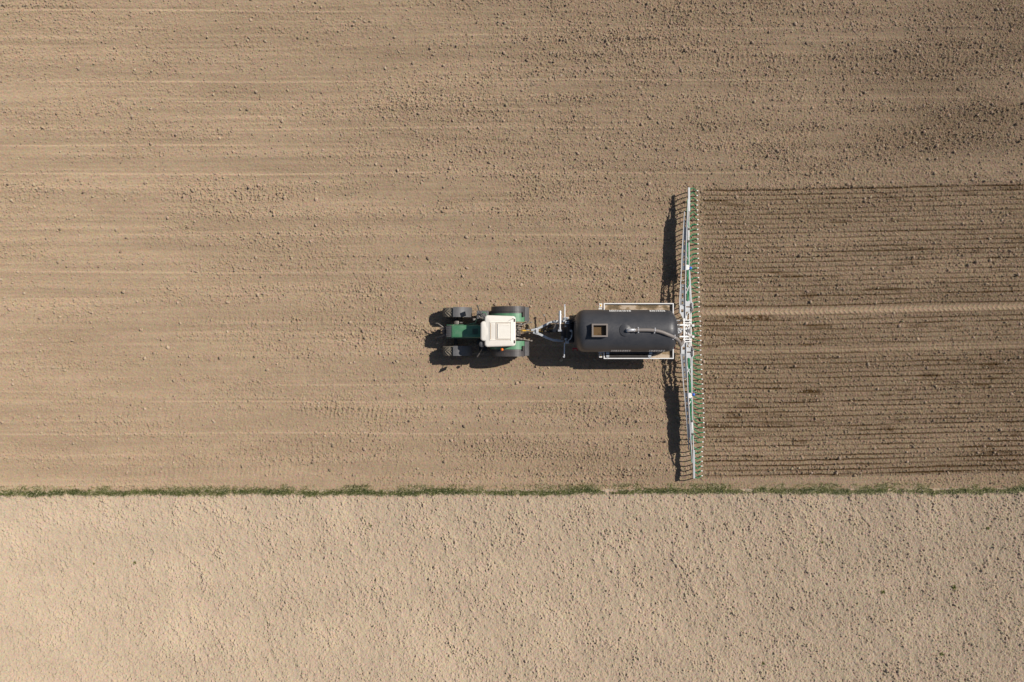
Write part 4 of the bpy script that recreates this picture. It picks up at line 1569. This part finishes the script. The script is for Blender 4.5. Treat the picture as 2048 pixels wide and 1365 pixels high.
# hose bundles running inside the wings
for (T, ya, yb, wf) in ((UP, 603, 400, wu), (LO, 716, 925, wl)):
    for k in range(7):
        r_ = random.Random(100 + k + int(ya))
        end = ya + (yb - ya) * (1.0 - .11 * k)
        pts = []
        n_ = 12
        for q in range(n_ + 1):
            y_ = ya + (end - ya) * q / n_
            xm, xr_ = interp(T['mid'], y_), interp(T['rgt'], y_)
            u = .30 + .45 * ((k * .37 + .18 * math.sin(q * 1.1 + k)) % 1)
            x_ = xm + (xr_ - xm) * u
            if k < 2 and abs(y_ - ya) > abs(yb - ya) * .75:
                x_ = xm - 1.5
            pts.append(P(x_, y_, .94 + .03 * math.sin(q + k * 2)))
        mb = MB()
        mb.tube(smooth_path(pts, 3), .021, 6)
        mb.build('feed_hose', M['hose'], wf)

# trailing hoses
ENDX = [(381, 1395.8), (500, 1397.2), (560, 1398), (600, 1399.5), (625, 1400), (640, 1402.2), (700, 1402), (712, 1403.5), (740, 1404), (785, 1407), (850, 1408.5), (868, 1409.5),
        (900, 1405.5), (952, 1405)]
rh = random.Random(5)
RX = UP['rgt'] + [(625, 1382.0), (700, 1382.2)] + LO['rgt']
ZG = 0.07
bul = 0.0
for k in range(NHOSE):
    ye = hend_y0 + hend_dy * k
    xe = interp(ENDX, ye) + rh.uniform(-.6, .6)
    # the hose leaves the rail a little to one side of where it ends
    if rh.random() < .25 or k in (0, 7, 11, 12, 18, 26, 34): bul = rh.choice((-1, 1)) * rh.uniform(.5, 1.1)
    if k < 7: bul = -.8
    if k > 52: bul = .9
    d_ = bul + rh.uniform(-.2, .2)
    ys = ye + (-7.0 * d_ if not (k < 7 or k > 52) else 0.3 * d_)
    bow = (2.0 if (k < 7 or k > 52) else 0.5) * d_
    xs = interp(RX, min(max(ys, 377), 956)) + 1.0
    # in world space: rail side -> arch back -> drag on the soil
    A = P(xs, ys, ZR - .02)
    E = P(xe, ye, ZG)
    E0 = P(xe - 3.0, ye, ZG + .03)
    def lp(u, z, extra):
        q = A.lerp(E0, u)
        yy = E0.y + (A.y - E0.y) * (1 - u) ** 2.3
        return Vector((q.x, yy + extra * .027, z))
    w_ = bow if (k < 7 or k > 52) else 0
    pts = [A, lp(.22, ZR - .04, -w_ * 1.2), lp(.45, ZR * .74, -w_ * 1.9), lp(.72, ZR * .36, -w_ * 1.3), lp(.92, .16, -w_ * .3), E0]
    # keep Y consistent: ye/ys are at different heights, so the path bends the way it hangs
    mb = MB()
    mb.tube(smooth_path(pts, 4), .027, 8)
    hs = mb.build('trailing_hose', M['hose'], bo)
    mb = MB()
    mb.tube([E0, E], .027, 8)
    mb.build('nozzle', M['white'], hs)
